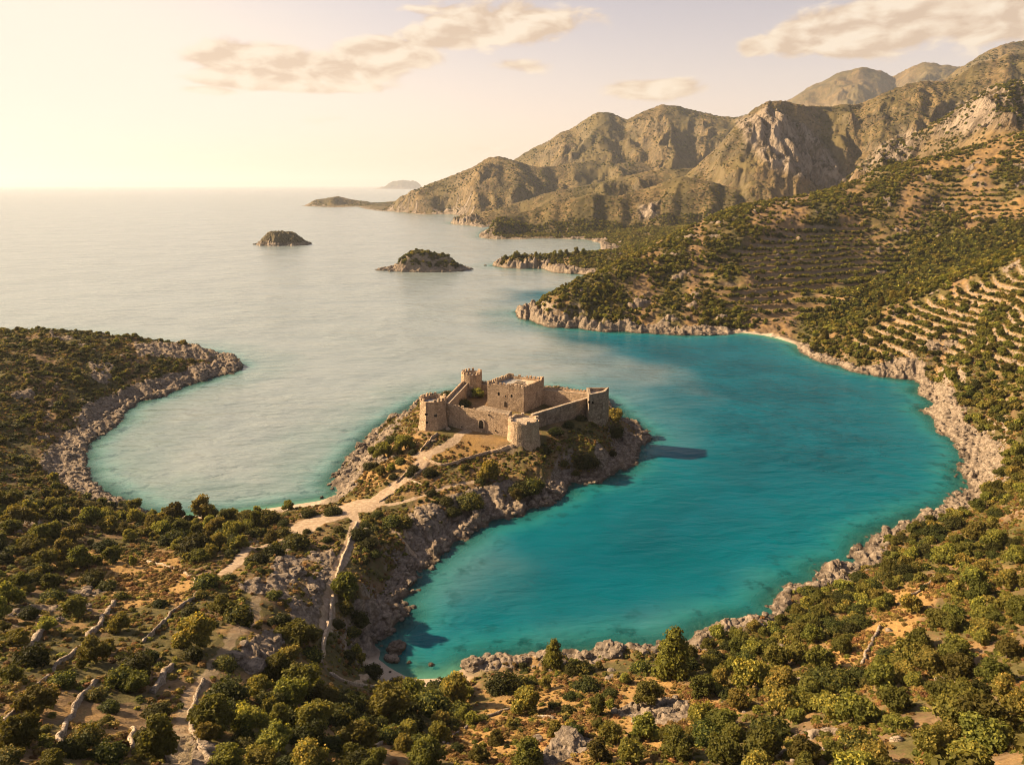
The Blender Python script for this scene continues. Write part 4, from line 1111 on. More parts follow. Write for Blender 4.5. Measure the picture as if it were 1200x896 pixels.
# --- curtain walls
def curtain(a, b, zb0, zb1, zt0, zt1, w=1.6, mer=None, coping=None, side=1, batter=0.5, mat=None):
    m = MB()
    d = Vector((b[0] - a[0], b[1] - a[1])); d.normalize(); nn = Vector((-d.y, d.x))
    q = lambda p, s: (p[0] + nn.x * s, p[1] + nn.y * s)
    so, si = side * (w / 2 + batter), -side * w / 2
    bot = [(*q(a, so), zb0), (*q(b, so), zb1), (*q(b, si), zb1), (*q(a, si), zb0)]
    top = [(*q(a, side * w / 2), zt0), (*q(b, side * w / 2), zt1), (*q(b, si), zt1), (*q(a, si), zt0)]
    if side > 0: bot, top = bot[::-1], top[::-1]
    m.prism(bot, top)
    o = build_part(m, 'curtain_wall', mat or M_STONE, jitter=0.15, cuts=5)
    if mer:
        m = MB(); m.bar(a, b, 0.55, zt0 - 0.1, zt0 + 0.75, zt1 - 0.1, zt1 + 0.75, side * (w / 2 - 0.29))
        merlons(m, a, b, zt0 + 0.75, zt1 + 0.75, 0.5, side * (w / 2 - 0.29), **mer)
        build_part(m, 'parapet', M_STONE, o, jitter=0.1)
    if coping:
        m = MB(); m.bar(a, b, coping, zt0 - 0.05, zt0 + 0.22, zt1 - 0.05, zt1 + 0.22, side * (w / 2 - coping / 2))
        build_part(m, 'coping', M_CAP, o, jitter=0.1, cuts=5)
    return o
# front
fa, fb = at_z(524, 502.5, 10.5)[:2], at_z(600, 519, 9.5)[:2]
front = curtain(fa, fb, 6, 6, topz(524, 477.0, fa[1]) + 0.5, topz(600, 491, fb[1]) + 0.5, 1.5, mer=dict(gap=(.5, .8), size=(.7, 1.1), h=(.35, .7), drop=.15), side=-1)
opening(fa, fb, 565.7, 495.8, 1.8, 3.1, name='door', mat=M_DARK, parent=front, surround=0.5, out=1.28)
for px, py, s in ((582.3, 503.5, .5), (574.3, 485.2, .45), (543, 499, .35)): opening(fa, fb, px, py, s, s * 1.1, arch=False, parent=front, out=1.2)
# east
ea, eb = at_z(624, 507.5, 10.5)[:2], at_z(690.0, 489.0, 11)[:2]
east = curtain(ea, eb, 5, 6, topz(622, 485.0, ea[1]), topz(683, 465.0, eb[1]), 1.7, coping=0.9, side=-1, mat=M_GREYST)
# west, rising to the rear tower, with its walkway
wa, wb = (cl_[0] + 3.8, cl_[1] + 3.5), (cb_[0] - 2.5, cb_[1] - 3.4)
wt0, wt1 = topz(522.5, 472, wa[1]), topz(550, 446, wb[1])
west = curtain(wa, wb, 7, 9, wt0 - 1.3, wt1 - 1.3, 2.6, side=1, batter=.4)
m = MB(); m.bar(wa, wb, 0.6, wt0 - 1.4, wt0, wt1 - 1.4, wt1, 1.0); build_part(m, 'parapet', M_STONE, west, jitter=.1, cuts=4)
m = MB(); m.bar(wa, wb, 0.45, wt0 - 1.4, wt0 - 0.85, wt1 - 1.4, wt1 - 0.85, -1.07); build_part(m, 'coping', M_CAP, west, jitter=.08, cuts=4)
# rear
ra_, rb_ = (cb_[0] + 2.5, cb_[1] + 1.5), (B3[0] + 1.0, B3[1] - 1.0)
rt0, rt1 = topz(570, 446, ra_[1]), topz(682, 457.5, rb_[1])
rear = curtain(ra_, rb_, 7, 7, rt0 - 1.2, rt1 - 1.2, 2.0, mer=dict(gap=(.6, .8), size=(.7, 1.0), h=(.3, .5), drop=.1), side=1, batter=.3)
m = MB(); m.bar(ra_, rb_, 0.4, rt0 - 1.25, rt0 - 1.0, rt1 - 1.25, rt1 - 1.0, -0.8); build_part(m, 'coping', M_CAP, rear, jitter=.08, cuts=4)
# flat-roofed outbuilding between the gate wall and the keep
O_ = [at_z(556, 478.5, 16.2)[:2], at_z(596, 487.0, 16.2)[:2], at_z(600, 481.5, 16.2)[:2], at_z(566, 474.5, 16.2)[:2]]
m = MB(); m.plan(O_, 11.0, 15.9); ob = build_part(m, 'outbuilding', M_STONE, jitter=.12, cuts=2)
m = MB(); m.plan(inset(O_, 0.25), 15.7, 16.15); build_part(m, 'roof', M_GREYST, ob, jitter=.05)

# ================================================================== dry stone walls, each following the ground
LANDMARKS = []      # (phrase, x, y) for labels further down
def drystone(label, pl, w=0.7, h=0.9, mat=None, seed=0, name='stone_wall', zoff=None, wear=0.35, group=None, mark=None):
    wp = [ground_hit(a, b, ZF)[:2] for a, b in pl]
    r_ = random.Random(seed + 100)
    # resample
    P_ = []
    for (x0, y0), (x1, y1) in zip(wp[:-1], wp[1:]):
        L = math.hypot(x1 - x0, y1 - y0); k = max(1, int(L / 0.6))
        P_ += [(x0 + (x1 - x0) * i / k, y0 + (y1 - y0) * i / k) for i in range(k)]
    P_.append(wp[-1])
    V, F = [], []
    N_ = len(P_)
    ox, oy = P_[0]; oz = zg(ox, oy)
    for i, (x, y) in enumerate(P_):
        x2, y2 = P_[min(i + 1, N_ - 1)]; x1, y1 = P_[max(i - 1, 0)]
        d = Vector((x2 - x1, y2 - y1)); d.normalize(); nn = Vector((-d.y, d.x))
        jx = mnoise.noise(Vector((x * .4, y * .4, seed))) * 0.35
        wi = 0.62 * w * (1 + 0.3 * mnoise.noise(Vector((x * 1.1, y * 1.1, seed + 3.3))))
        hi = 0.55 * h * (1 - wear * (0.5 + 0.9 * mnoise.noise(Vector((x * .35, y * .35, seed + 9.1)))) + r_.uniform(-.10, .10))
        if i in (0, N_ - 1): hi *= 0.4
        g = [zg(x + nn.x * s, y + nn.y * s) for s in (-wi * .6, 0, wi * .6)]
        top = max(g) * 0.6 + g[1] * 0.4 + max(hi, 0.12)
        for s, z in ((-wi * .62, min(g) - 0.8), (-wi * .46 + jx * .2, top - r_.uniform(0, .15)), (r_.uniform(-.1, .1), top + r_.uniform(-.02, .12)), (wi * .46 + jx * .2, top - r_.uniform(0, .15)), (wi * .62, min(g) - 0.8)):
            V.append((x + nn.x * (s + jx) - ox, y + nn.y * (s + jx) - oy, z - oz))
    for i in range(N_ - 1):
        for k in range(4):
            F.append((i * 5 + k, i * 5 + k + 1, (i + 1) * 5 + k + 1, (i + 1) * 5 + k))
    me = np_mesh(name, np.array(V), np.array(F), smooth=False)
    if True:
        bm = bmesh.new(); bm.from_mesh(me)
        bm.faces.new([bm.verts[:][k] for k in range(5)][::-1]) if False else None
        bm.verts.ensure_lookup_table()
        bm.faces.new([bm.verts[k] for k in (0, 1, 2, 3, 4)])
        bm.faces.new([bm.verts[(N_ - 1) * 5 + k] for k in (4, 3, 2, 1, 0)])
        bmesh.ops.recalc_face_normals(bm, faces=bm.faces)
        bm.to_mesh(me); bm.free()
    o = link(name, me, mat or M_DRY, loc=(ox, oy, oz))
    tag(o, label, 'stone wall', group, 'thing')
    mid = P_[N_ // 2]
    if mark: LANDMARKS.append((mark, mid[0], mid[1]))
    return o
drystone('stone wall with pale coping closing the castle forecourt towards the bay', [(497, 537), (507, 543), (517, 545.5), (527, 545), (541, 540), (556, 535.5), (574, 530), (590, 526.5), (603, 523)], 0.9, 1.7, M_STONE, 1, wear=.1)
drystone('short straight wall from the octagonal tower down to the castle path', [(513, 508), (506, 514), (499, 522), (492, 529)], 0.8, 1.6, M_STONE, 2, wear=.15)
drystone('low parapet wall on the seaward edge of the castle ramp', [(490, 543), (483, 550), (474, 557), (464, 566)], 0.6, 0.9, M_STONE, 3, wear=.1)
drystone('low retaining wall on the bay side of the castle ramp', [(500, 548), (492, 553), (482, 561)], 0.6, 0.8, M_STONE, 4, wear=.1)
drystone('ruined low wall beside the dark bush under the castle ramp', [(467, 573), (455, 582), (444, 588)], 0.5, 0.7, M_DRY, 6)
drystone('stub of pale wall standing alone below the castle ramp', [(478, 562), (488, 566), (496, 569)], 0.8, 1.0, M_CAP, 5, wear=.1)
drystone('thin pale wall running the length of the path down the rocky spine', [(419, 612), (413, 627), (407, 641), (399, 662), (394, 680)], 1.15, 1.3, M_CAP, 7, mark='the thin pale wall beside the spine path')
drystone('white-topped wall dropping straight downhill beside dark trees', [(391, 697), (388, 712), (383, 738), (379, 757), (376, 777)], 1.15, 1.3, M_CAP, 8, mark='the white-topped wall dropping downhill')
drystone('slender pale wall crossing the dark grove above the small beach', [(386, 789), (398, 796), (412, 801), (428, 804), (446, 806)], 1.1, 1.2, M_CAP, 9, mark='the pale wall above the small beach')
drystone('broken wall edging the rock ledge over the small beach', [(398, 748), (410, 757), (421, 763), (433, 770)], 0.6, 0.8, M_DRY, 10)
drystone('curved terrace wall rimming the golden field', [(232, 694), (226, 703), (214, 709), (203, 718), (195, 727), (185, 737), (176, 746), (168, 753)], 0.7, 1.3, M_DRY, 11, mark='the curved wall of the golden field')
drystone('tumbled thick terrace wall ending under a round bush', [(133, 706), (130, 714), (122, 722), (118, 730), (110, 739), (104, 748)], 1.2, 1.5, M_DRY, 12, wear=.5, mark='the tumbled thick terrace wall')
drystone('low terrace wall continuing below a spreading olive on the dry field', [(101, 753), (95, 759), (86, 766), (76, 771), (66, 779), (60, 787)], 0.8, 0.9, M_DRY, 13)
drystone('heap-like ruined wall with a grey boulder on the dry western terrace', [(60, 725), (57, 733), (46, 742), (41, 749), (32, 758)], 1.4, 1.2, M_DRY, 14, wear=.7)
drystone('narrow wall stepping down beside a yellowish olive on the lowest terrace', [(56, 792), (46, 803), (34, 815), (24, 827), (14, 838), (6, 846)], 0.8, 0.9, M_DRY, 15)
drystone('long pale wall bending down the middle of the dry terraces', [(115, 797), (105, 808), (96, 816), (87, 829), (85, 840), (78, 850), (73, 862), (71, 876)], 0.75, 1.2, M_DRY, 16, mark='the long pale wall of the dry terraces')
drystone('thick ruined double wall between dark bushes and the dirt track', [(201, 778), (194, 790), (187, 801), (178, 812)], 1.3, 1.6, M_DRY, 17, wear=.5)
drystone('upright bit of pale wall under the yellow-tipped tree', [(157, 853), (154, 864), (155, 877)], 0.8, 1.1, M_CAP, 18)
drystone('rubble wall along the lower bend of the dirt track', [(238, 795), (233, 808), (222, 835), (224, 855), (235, 876), (250, 889)], 0.9, 0.8, M_DRY, 19, wear=.6, mark='the rubble wall by the dirt track')
drystone('pale sinuous low wall across the ochre slope over the bay', [(517, 870), (525, 864), (536, 858), (550, 850), (566, 842), (583, 836), (603, 831)], 0.8, 0.9, M_DRY, 20, mark='the pale sinuous wall on the ochre slope')
drystone('shaded mossy wall below the pale sinuous one', [(418, 888), (440, 875), (460, 866), (478, 858), (494, 852)], 0.8, 1.0, M_DRY, 21)
drystone('short bleached wall among grass tufts beyond the bright green shrub', [(622, 841), (632, 840), (650, 842)], 0.7, 0.8, M_DRY, 22)
drystone('long grey wall under the dense olive grove', [(912, 885), (925, 884), (950, 882), (972, 880), (985, 878), (1005, 875), (1022, 871), (1032, 868)], 1.0, 1.1, M_DRY, 23, wear=.4, mark='the long grey wall under the grove')
drystone('bleached grey boulder wall beside the end of the long one', [(1042, 868), (1050, 867), (1057, 868)], 1.4, 1.3, M_DRY, 24, wear=.5)
drystone('sunlit terrace lip in the middle of the olive grove', [(927, 800), (938, 795), (949, 791), (958, 787)], 0.7, 0.9, M_DRY, 25, mark='the sunlit terrace lip')
drystone('pale stone edge climbing from the grove beside ochre grass', [(1010, 779), (1014, 768), (1020, 757), (1025, 745), (1032, 734)], 0.9, 1.2, M_DRY, 26, mark='the pale stone edge by the ochre grass')
drystone('pale stone edge along the bare ochre clearing', [(1060, 702), (1075, 694), (1088, 684), (1099, 674), (1110, 667)], 0.8, 1.1, M_DRY, 27, mark='the bare ochre clearing')
drystone('grey slanting wall high in the olive grove', [(1172, 825), (1179, 818), (1187, 808)], 0.9, 1.1, M_DRY, 28)
drystone('crumbling wall with a sunlit top between two olives', [(1120, 806), (1126, 797), (1132, 787), (1140, 780)], 0.9, 1.1, M_DRY, 29)

drystone('thin pale lip running round the head of the golden field', [(164, 655), (182, 660), (202, 665), (218, 671), (228, 679), (231, 690)], 0.7, 0.7, M_CAP, 30)

# ================================================================== boulders
def boulder(label, px, py, wpx, hratio, seed, group=None, mat=None, on_water=False, flat=1.0):
    x, y, z = (at_z(px, py, 0) if on_water else ground_hit(px, py, ZF))
    dep = y * CT + (CAM_H - z) * ST
    w = wpx * dep / FPX
    bm = bmesh.new(); bmesh.ops.create_icosphere(bm, subdivisions=4, radius=0.5)
    for v in bm.verts:
        p = v.co.copy()
        q = p * 2.6 + Vector((seed * 3.1, seed * 1.7, seed))
        f = 1 + 0.30 * mnoise.noise(q) + 0.14 * mnoise.noise(q * 2.7) + 0.06 * mnoise.noise(q * 6)
        c = mnoise.cell(q * 1.5)
        p = p * f + p.normalized() * (c - .5) * 0.06
        # split planes
        p.z = math.floor(p.z * 7 + 0.35 * mnoise.noise(q)) / 7 * 0.5 + p.z * 0.5
        v.co = Vector((p.x * w, p.y * w * 0.8, max(p.z, -.42) * w * hratio))
    me = bpy.data.meshes.new('boulder'); bm.to_mesh(me); bm.free()
    o = link('boulder', me, mat or M_ROCK, loc=(x, y, z + 0.12 * w * hratio)); o.rotation_euler = (0, 0, seed * 1.3)
    tag(o, label, 'boulder', group)
    return o
def rock_mat(name, a, b, c):
    t = NT(name); pos = t.pos(); n1 = t.noise(t.scale(pos, (1, 1, 2)), 0.8, 6, 0.7); n2 = t.noise(pos, 4.0, 4, 0.65)
    col = t.mix(t.ramp(n1, .35, .65), a, b); col = t.mix(t.math('MULTIPLY', t.ramp(n2, .5, .7), .5), col, c)
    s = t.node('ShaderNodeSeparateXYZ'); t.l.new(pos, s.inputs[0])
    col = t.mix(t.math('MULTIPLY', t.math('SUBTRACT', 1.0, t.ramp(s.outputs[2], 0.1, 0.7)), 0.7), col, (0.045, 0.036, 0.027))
    return t.done(t.principled(col, .9, .15, t.bump(t.math('ADD', n1, n2), .35, .9)).outputs[0])
M_ROCK = rock_mat('limestone', (0.12, 0.095, 0.07), (0.29, 0.24, 0.19), (0.37, 0.315, 0.255))
M_ROCK_D = rock_mat('dark_rock', (0.07, 0.055, 0.042), (0.17, 0.135, 0.105), (0.24, 0.20, 0.16))
boulder('large slanted dark boulder lying in the shallows off the small beach', 464, 760, 27, 0.45, 1, mat=M_ROCK_D, on_water=True)
boulder('pale rounded boulder at the edge of the small beach', 459, 772, 19, 0.45, 2, on_water=True)
boulder('round dark stone awash in the clear shallows', 479, 776, 5.5, 0.6, 3, mat=M_ROCK_D, on_water=True)
boulder('dark submerged stone with a pale halo in the turquoise shallows', 505, 778.5, 7.5, 0.5, 4, mat=M_ROCK_D, on_water=True)
boulder('small dark stone on the pale sand of the small beach', 446, 786, 6, 0.5, 5, mat=M_ROCK_D)
boulder('smaller dark stone on the sand nearer the waterline', 457, 787, 4, 0.5, 6, mat=M_ROCK_D)
boulder('big cracked limestone boulder between the beach and the round shrub', 554, 780, 30, 0.55, 7)
boulder('pale limestone outcrop at the waterline between two pines', 716, 765, 38, 0.5, 8)
boulder('small pale rock at the water beside the little yellow-green pine', 687, 767, 14, 0.6, 9)
boulder('squat limestone block at the shore above the ochre slope', 613, 773, 16, 0.55, 10)
boulder('grey boulder above the ruined wall on the western terraces', 69, 727, 12, 0.6, 11)
boulder('white rock against the gate wall in the castle forecourt', 525, 503, 6, 0.8, 12, mat=M_CAP)
boulder('tiny dark rock breaking the water beyond the isthmus beach', 377, 583, 5, 0.7, 13, mat=M_ROCK_D, on_water=True)
boulder('black jagged rock at the northwest foot of the castle islet', 423, 524, 17, 0.6, 14, mat=M_ROCK_D, on_water=True)
boulder('smaller black rock south of the jagged one below the castle', 407, 544, 13, 0.6, 15, mat=M_ROCK_D, on_water=True)
boulder('rounded black rock between the castle bushes and the water', 411, 537, 8, 0.7, 16, mat=M_ROCK_D, on_water=True)
boulder('low black rock at the western corner of the castle islet', 396, 557, 15, 0.5, 17, mat=M_ROCK_D, on_water=True)
boulder('dark knob of rock off the eastern point of the castle islet', 753, 509, 9, 0.8, 18, mat=M_ROCK_D, on_water=True)
boulder('tawny rock at the water under the steep eastern shore', 1122, 580, 12, 0.6, 19, on_water=True)
boulder('tiny dark rock in the channel off the flat-topped promontory', 569, 311.2, 4, 0.5, 20, mat=M_ROCK_D, on_water=True)
boulder('flat grey ledge boulder under the bright green shrub on the ochre slope', 668, 868, 44, 0.3, 21)
boulder('bleached flat outcrop on the ochre slope below the tall pine', 782, 836, 26, 0.35, 22)
boulder('grey crag at the head of the dark grove', 300, 783, 30, 0.5, 23)
boulder('pointed grey rock above the darkest tree of the grove', 275, 772, 22, 0.7, 24)
boulder('pale blocky rock at the crest of the spine above the round bush', 348, 672, 24, 0.5, 25)
boulder('pale blocky rock beside the path halfway down the spine', 366, 690, 20, 0.5, 26)
print('castle, walls, boulders', round(time.time() - T0, 1))

# ================================================================== vegetation
def leaf_material(name, c_dark, c_lite, c_hilite, transl=0.3, rough=0.6):
    t = NT(name)
    inf = t.node('ShaderNodeObjectInfo')
    rnd = inf.outputs['Random']
    lr = t.attr('leaf')
    ob = t.obj()
    n = t.noise(ob, 3.0, 3, 0.6)
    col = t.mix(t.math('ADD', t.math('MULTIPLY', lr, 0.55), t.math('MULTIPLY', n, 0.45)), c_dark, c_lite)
    col = t.mix(t.math('MULTIPLY', t.math('MULTIPLY', t.ramp(lr, 0.55, 1.0), t.ramp(rnd, 0.2, 1.0)), 0.7), col, c_hilite)  # golden highlight painted into the leaf colour, mostly on upper leaves
    hsv = t.node('ShaderNodeHueSaturation'); t.l.new(col, hsv.inputs['Color'])
    t.put(hsv.inputs['Value'], t.math('MULTIPLY_ADD', rnd, 0.85, 0.60))
    t.put(hsv.inputs['Hue'], t.math('MULTIPLY_ADD', t.math('FRACT', t.math('MULTIPLY', rnd, 7.3)), 0.055, 0.470))
    b = t.principled(hsv.outputs[0], rough, 0.12)
    tr = t.node('ShaderNodeBsdfTranslucent')
    t.l.new(t.mix(1.0, hsv.outputs[0], (1.25, 1.15, 0.55), 'MULTIPLY'), tr.inputs[0])
    m = t.node('ShaderNodeMixShader'); m.inputs[0].default_value = transl
    t.l.new(b.outputs[0], m.inputs[1]); t.l.new(tr.outputs[0], m.inputs[2])
    return t.done(m.outputs[0])
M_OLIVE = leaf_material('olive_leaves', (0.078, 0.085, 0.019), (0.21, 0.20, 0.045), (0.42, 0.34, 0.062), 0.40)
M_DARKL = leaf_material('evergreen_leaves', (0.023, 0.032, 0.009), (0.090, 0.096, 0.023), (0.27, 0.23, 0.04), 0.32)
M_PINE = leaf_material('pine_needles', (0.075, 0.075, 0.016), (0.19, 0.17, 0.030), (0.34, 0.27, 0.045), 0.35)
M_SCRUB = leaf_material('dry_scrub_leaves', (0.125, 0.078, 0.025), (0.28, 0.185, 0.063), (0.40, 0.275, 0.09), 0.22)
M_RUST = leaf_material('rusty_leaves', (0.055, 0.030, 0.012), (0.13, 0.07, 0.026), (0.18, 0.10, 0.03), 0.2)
M_BARK = plain('bark', (0.045, 0.034, 0.025), (0.11, 0.085, 0.06), 4.0)

def leaf_cloud(name, lobes, n, size, mat, seed, core=0.72, flat=0.25):
    """crown of many small leaf sprays spread through overlapping lobes; lobes: (x, y, z, r, squash)"""
    r = np.random.default_rng(seed)
    L = np.array(lobes, float)
    wgt = L[:, 3] ** 2; wgt /= wgt.sum()
    which = r.choice(len(L), n, p=wgt)
    d = r.normal(size=(n, 3)); d /= np.linalg.norm(d, axis=1)[:, None]
    rad = L[which, 3] * (0.70 + 0.38 * r.random(n) ** 0.8)
    bumpy = 1 + 0.22 * np.sin(d[:, 0] * 7 + which * 2.1) * np.cos(d[:, 1] * 6 + which) + 0.12 * np.sin(d[:, 2] * 9 + which * 1.3)
    c = L[which, :3] + d * (rad * bumpy)[:, None] * np.stack([np.ones(n), np.ones(n), L[which, 4]], 1)
    c[:, 2] = np.maximum(c[:, 2], 0.02 + 0.06 * r.random(n))
    nn = d + r.normal(size=(n, 3)) * 0.65 + np.array([0, 0, 0.35]); nn /= np.linalg.norm(nn, axis=1)[:, None]
    a = np.cross(nn, r.normal(size=(n, 3))); a /= np.linalg.norm(a, axis=1)[:, None]
    b = np.cross(nn, a)
    s = size * (0.55 + 0.9 * r.random(n))
    a *= s[:, None]; b *= (s * (0.5 + 0.5 * r.random(n)))[:, None]
    fold = nn * (s * 0.25)[:, None]
    V = np.stack([c - a, c - b * 0.9 + fold, c + a, c + b * 0.9 + fold], 1).reshape(-1, 3)
    F = np.arange(4 * n).reshape(n, 4)
    leaf = np.repeat(r.random(n) * 0.75 + 0.25 * (d[:, 2] > 0.3), 4)  # upward sprays get a lighter value, like light from above
    # solid inner blobs against see-through, crown's inner shade put into their dark value
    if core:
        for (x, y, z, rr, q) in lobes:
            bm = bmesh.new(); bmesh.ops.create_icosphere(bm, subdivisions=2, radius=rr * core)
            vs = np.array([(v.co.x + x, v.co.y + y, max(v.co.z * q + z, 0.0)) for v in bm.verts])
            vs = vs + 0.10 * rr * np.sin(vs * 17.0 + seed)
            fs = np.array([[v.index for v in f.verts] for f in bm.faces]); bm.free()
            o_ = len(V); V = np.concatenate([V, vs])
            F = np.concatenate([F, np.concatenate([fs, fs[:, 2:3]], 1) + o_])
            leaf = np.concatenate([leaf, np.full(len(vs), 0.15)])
    tri = F[:, 2] == F[:, 3]
    me = bpy.data.meshes.new(name)
    me.from_pydata(V.tolist(), [], [tuple(f) for f in F[~tri].tolist()] + [tuple(f[:3]) for f in F[tri].tolist()])
    at = me.attributes.new('leaf', 'FLOAT', 'POINT'); at.data.foreach_set('value', leaf.astype(np.float32))
    me.materials.append(mat); me.update()
    return me
def tree_lobes(seed, kind):
    r = random.Random(seed)
    if kind == 'round':      # olive: several billows round a centre, widest at mid height
        out = [(0, 0, 0.46, 0.30, 0.9)]
        k = r.randint(6, 8)
        for i in range(k):
            a = 2 * math.pi * (i + r.random() * .7) / k
            rr = r.uniform(0.09, 0.21)
            out.append((math.cos(a) * r.uniform(.20, .32), math.sin(a) * r.uniform(.20, .40), r.uniform(0.20, 0.64), rr, 0.95))
        for i in range(3):
            a = r.random() * 6.28
            out.append((math.cos(a) * .13, math.sin(a) * .13, r.uniform(.60, .72), r.uniform(.12, .17), 0.95))
        return out
    if kind == 'mound':      # lentisk and other dense evergreen shrubs, down to the ground
        out = [(0, 0, 0.20, 0.36, 0.95)]
        for i in range(r.randint(6, 9)):
            a = r.random() * 6.28; d = r.uniform(.15, .36)
            out.append((math.cos(a) * d, math.sin(a) * d, r.uniform(.10, .42) * (1 - d), r.uniform(.12, .22), 0.9))
        return out
    if kind == 'pine':
        out = []
        H = 1.35
        for i in range(13):
            t = i / 12
            z = 0.22 + t * (H - 0.35); w = 0.34 * (1 - t) ** 0.7 + 0.06
            a = i * 2.4 + r.random()
            out.append((math.cos(a) * w * .62, math.sin(a) * w * .62, z, 0.10 + w * .42, 0.85))
        out.append((0, 0, 0.6, 0.24, 1.5))
        return out
    if kind == 'tall':
        out = [(0, 0, 0.55, 0.25, 1.3)]
        for i in range(8):
            a = r.random() * 6.28
            out.append((math.cos(a) * r.uniform(.1, .28), math.sin(a) * r.uniform(.1, .28), r.uniform(.3, .95), r.uniform(.12, .19), 1.15))
        out.append((0.02, 0, 1.02, .12, 1.2))
        return out
def trunk_mesh(seed, h=0.5, r0=0.045):
    r = random.Random(seed)
    bm = bmesh.new()
    def tube(p0, p1, ra, rb, seg=5):
        pts_ = [p0.lerp(p1, k / 3) + Vector((r.uniform(-1, 1), r.uniform(-1, 1), 0)) * 0.015 * (k in (1, 2)) for k in range(4)]
        prev = None
        ax = (p1 - p0).normalized(); sx = ax.orthogonal().normalized(); sy = ax.cross(sx)
        for k, p in enumerate(pts_):
            rad = ra + (rb - ra) * k / 3
            ring = [bm.verts.new(p + (sx * math.cos(2 * math.pi * i / seg) + sy * math.sin(2 * math.pi * i / seg)) * rad) for i in range(seg)]
            if prev:
                for i in range(seg): bm.faces.new((prev[i], prev[(i + 1) % seg], ring[(i + 1) % seg], ring[i]))
            prev = ring
    fork = Vector((r.uniform(-.03, .03), r.uniform(-.03, .03), h * 0.45))
    tube(Vector((0, 0, -0.08)), fork, r0, r0 * .8)
    for i in range(3):
        a = i * 2.1 + r.random()
        tube(fork, Vector((math.cos(a) * .2, math.sin(a) * .2, h + r.uniform(-.05, .1))), r0 * .6, r0 * .22)
    me = bpy.data.meshes.new('trunk'); bm.to_mesh(me); bm.free(); me.materials.append(M_BARK)
    return me
N_OL, N_SH = 5, 5
CROWN = {
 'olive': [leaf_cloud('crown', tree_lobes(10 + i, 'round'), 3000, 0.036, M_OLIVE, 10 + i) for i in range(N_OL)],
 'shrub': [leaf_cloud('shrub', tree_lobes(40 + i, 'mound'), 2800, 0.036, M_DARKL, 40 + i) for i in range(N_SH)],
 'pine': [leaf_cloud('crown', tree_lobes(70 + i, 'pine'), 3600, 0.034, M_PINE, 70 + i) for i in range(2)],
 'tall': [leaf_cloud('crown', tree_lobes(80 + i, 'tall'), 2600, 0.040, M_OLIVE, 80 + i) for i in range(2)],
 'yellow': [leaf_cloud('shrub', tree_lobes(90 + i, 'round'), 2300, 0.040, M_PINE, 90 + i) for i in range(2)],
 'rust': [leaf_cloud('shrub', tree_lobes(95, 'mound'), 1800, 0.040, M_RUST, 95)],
}
TRUNK = [trunk_mesh(i) for i in range(4)]
TRUNK_T = [trunk_mesh(20 + i, 0.8, 0.05) for i in range(2)]

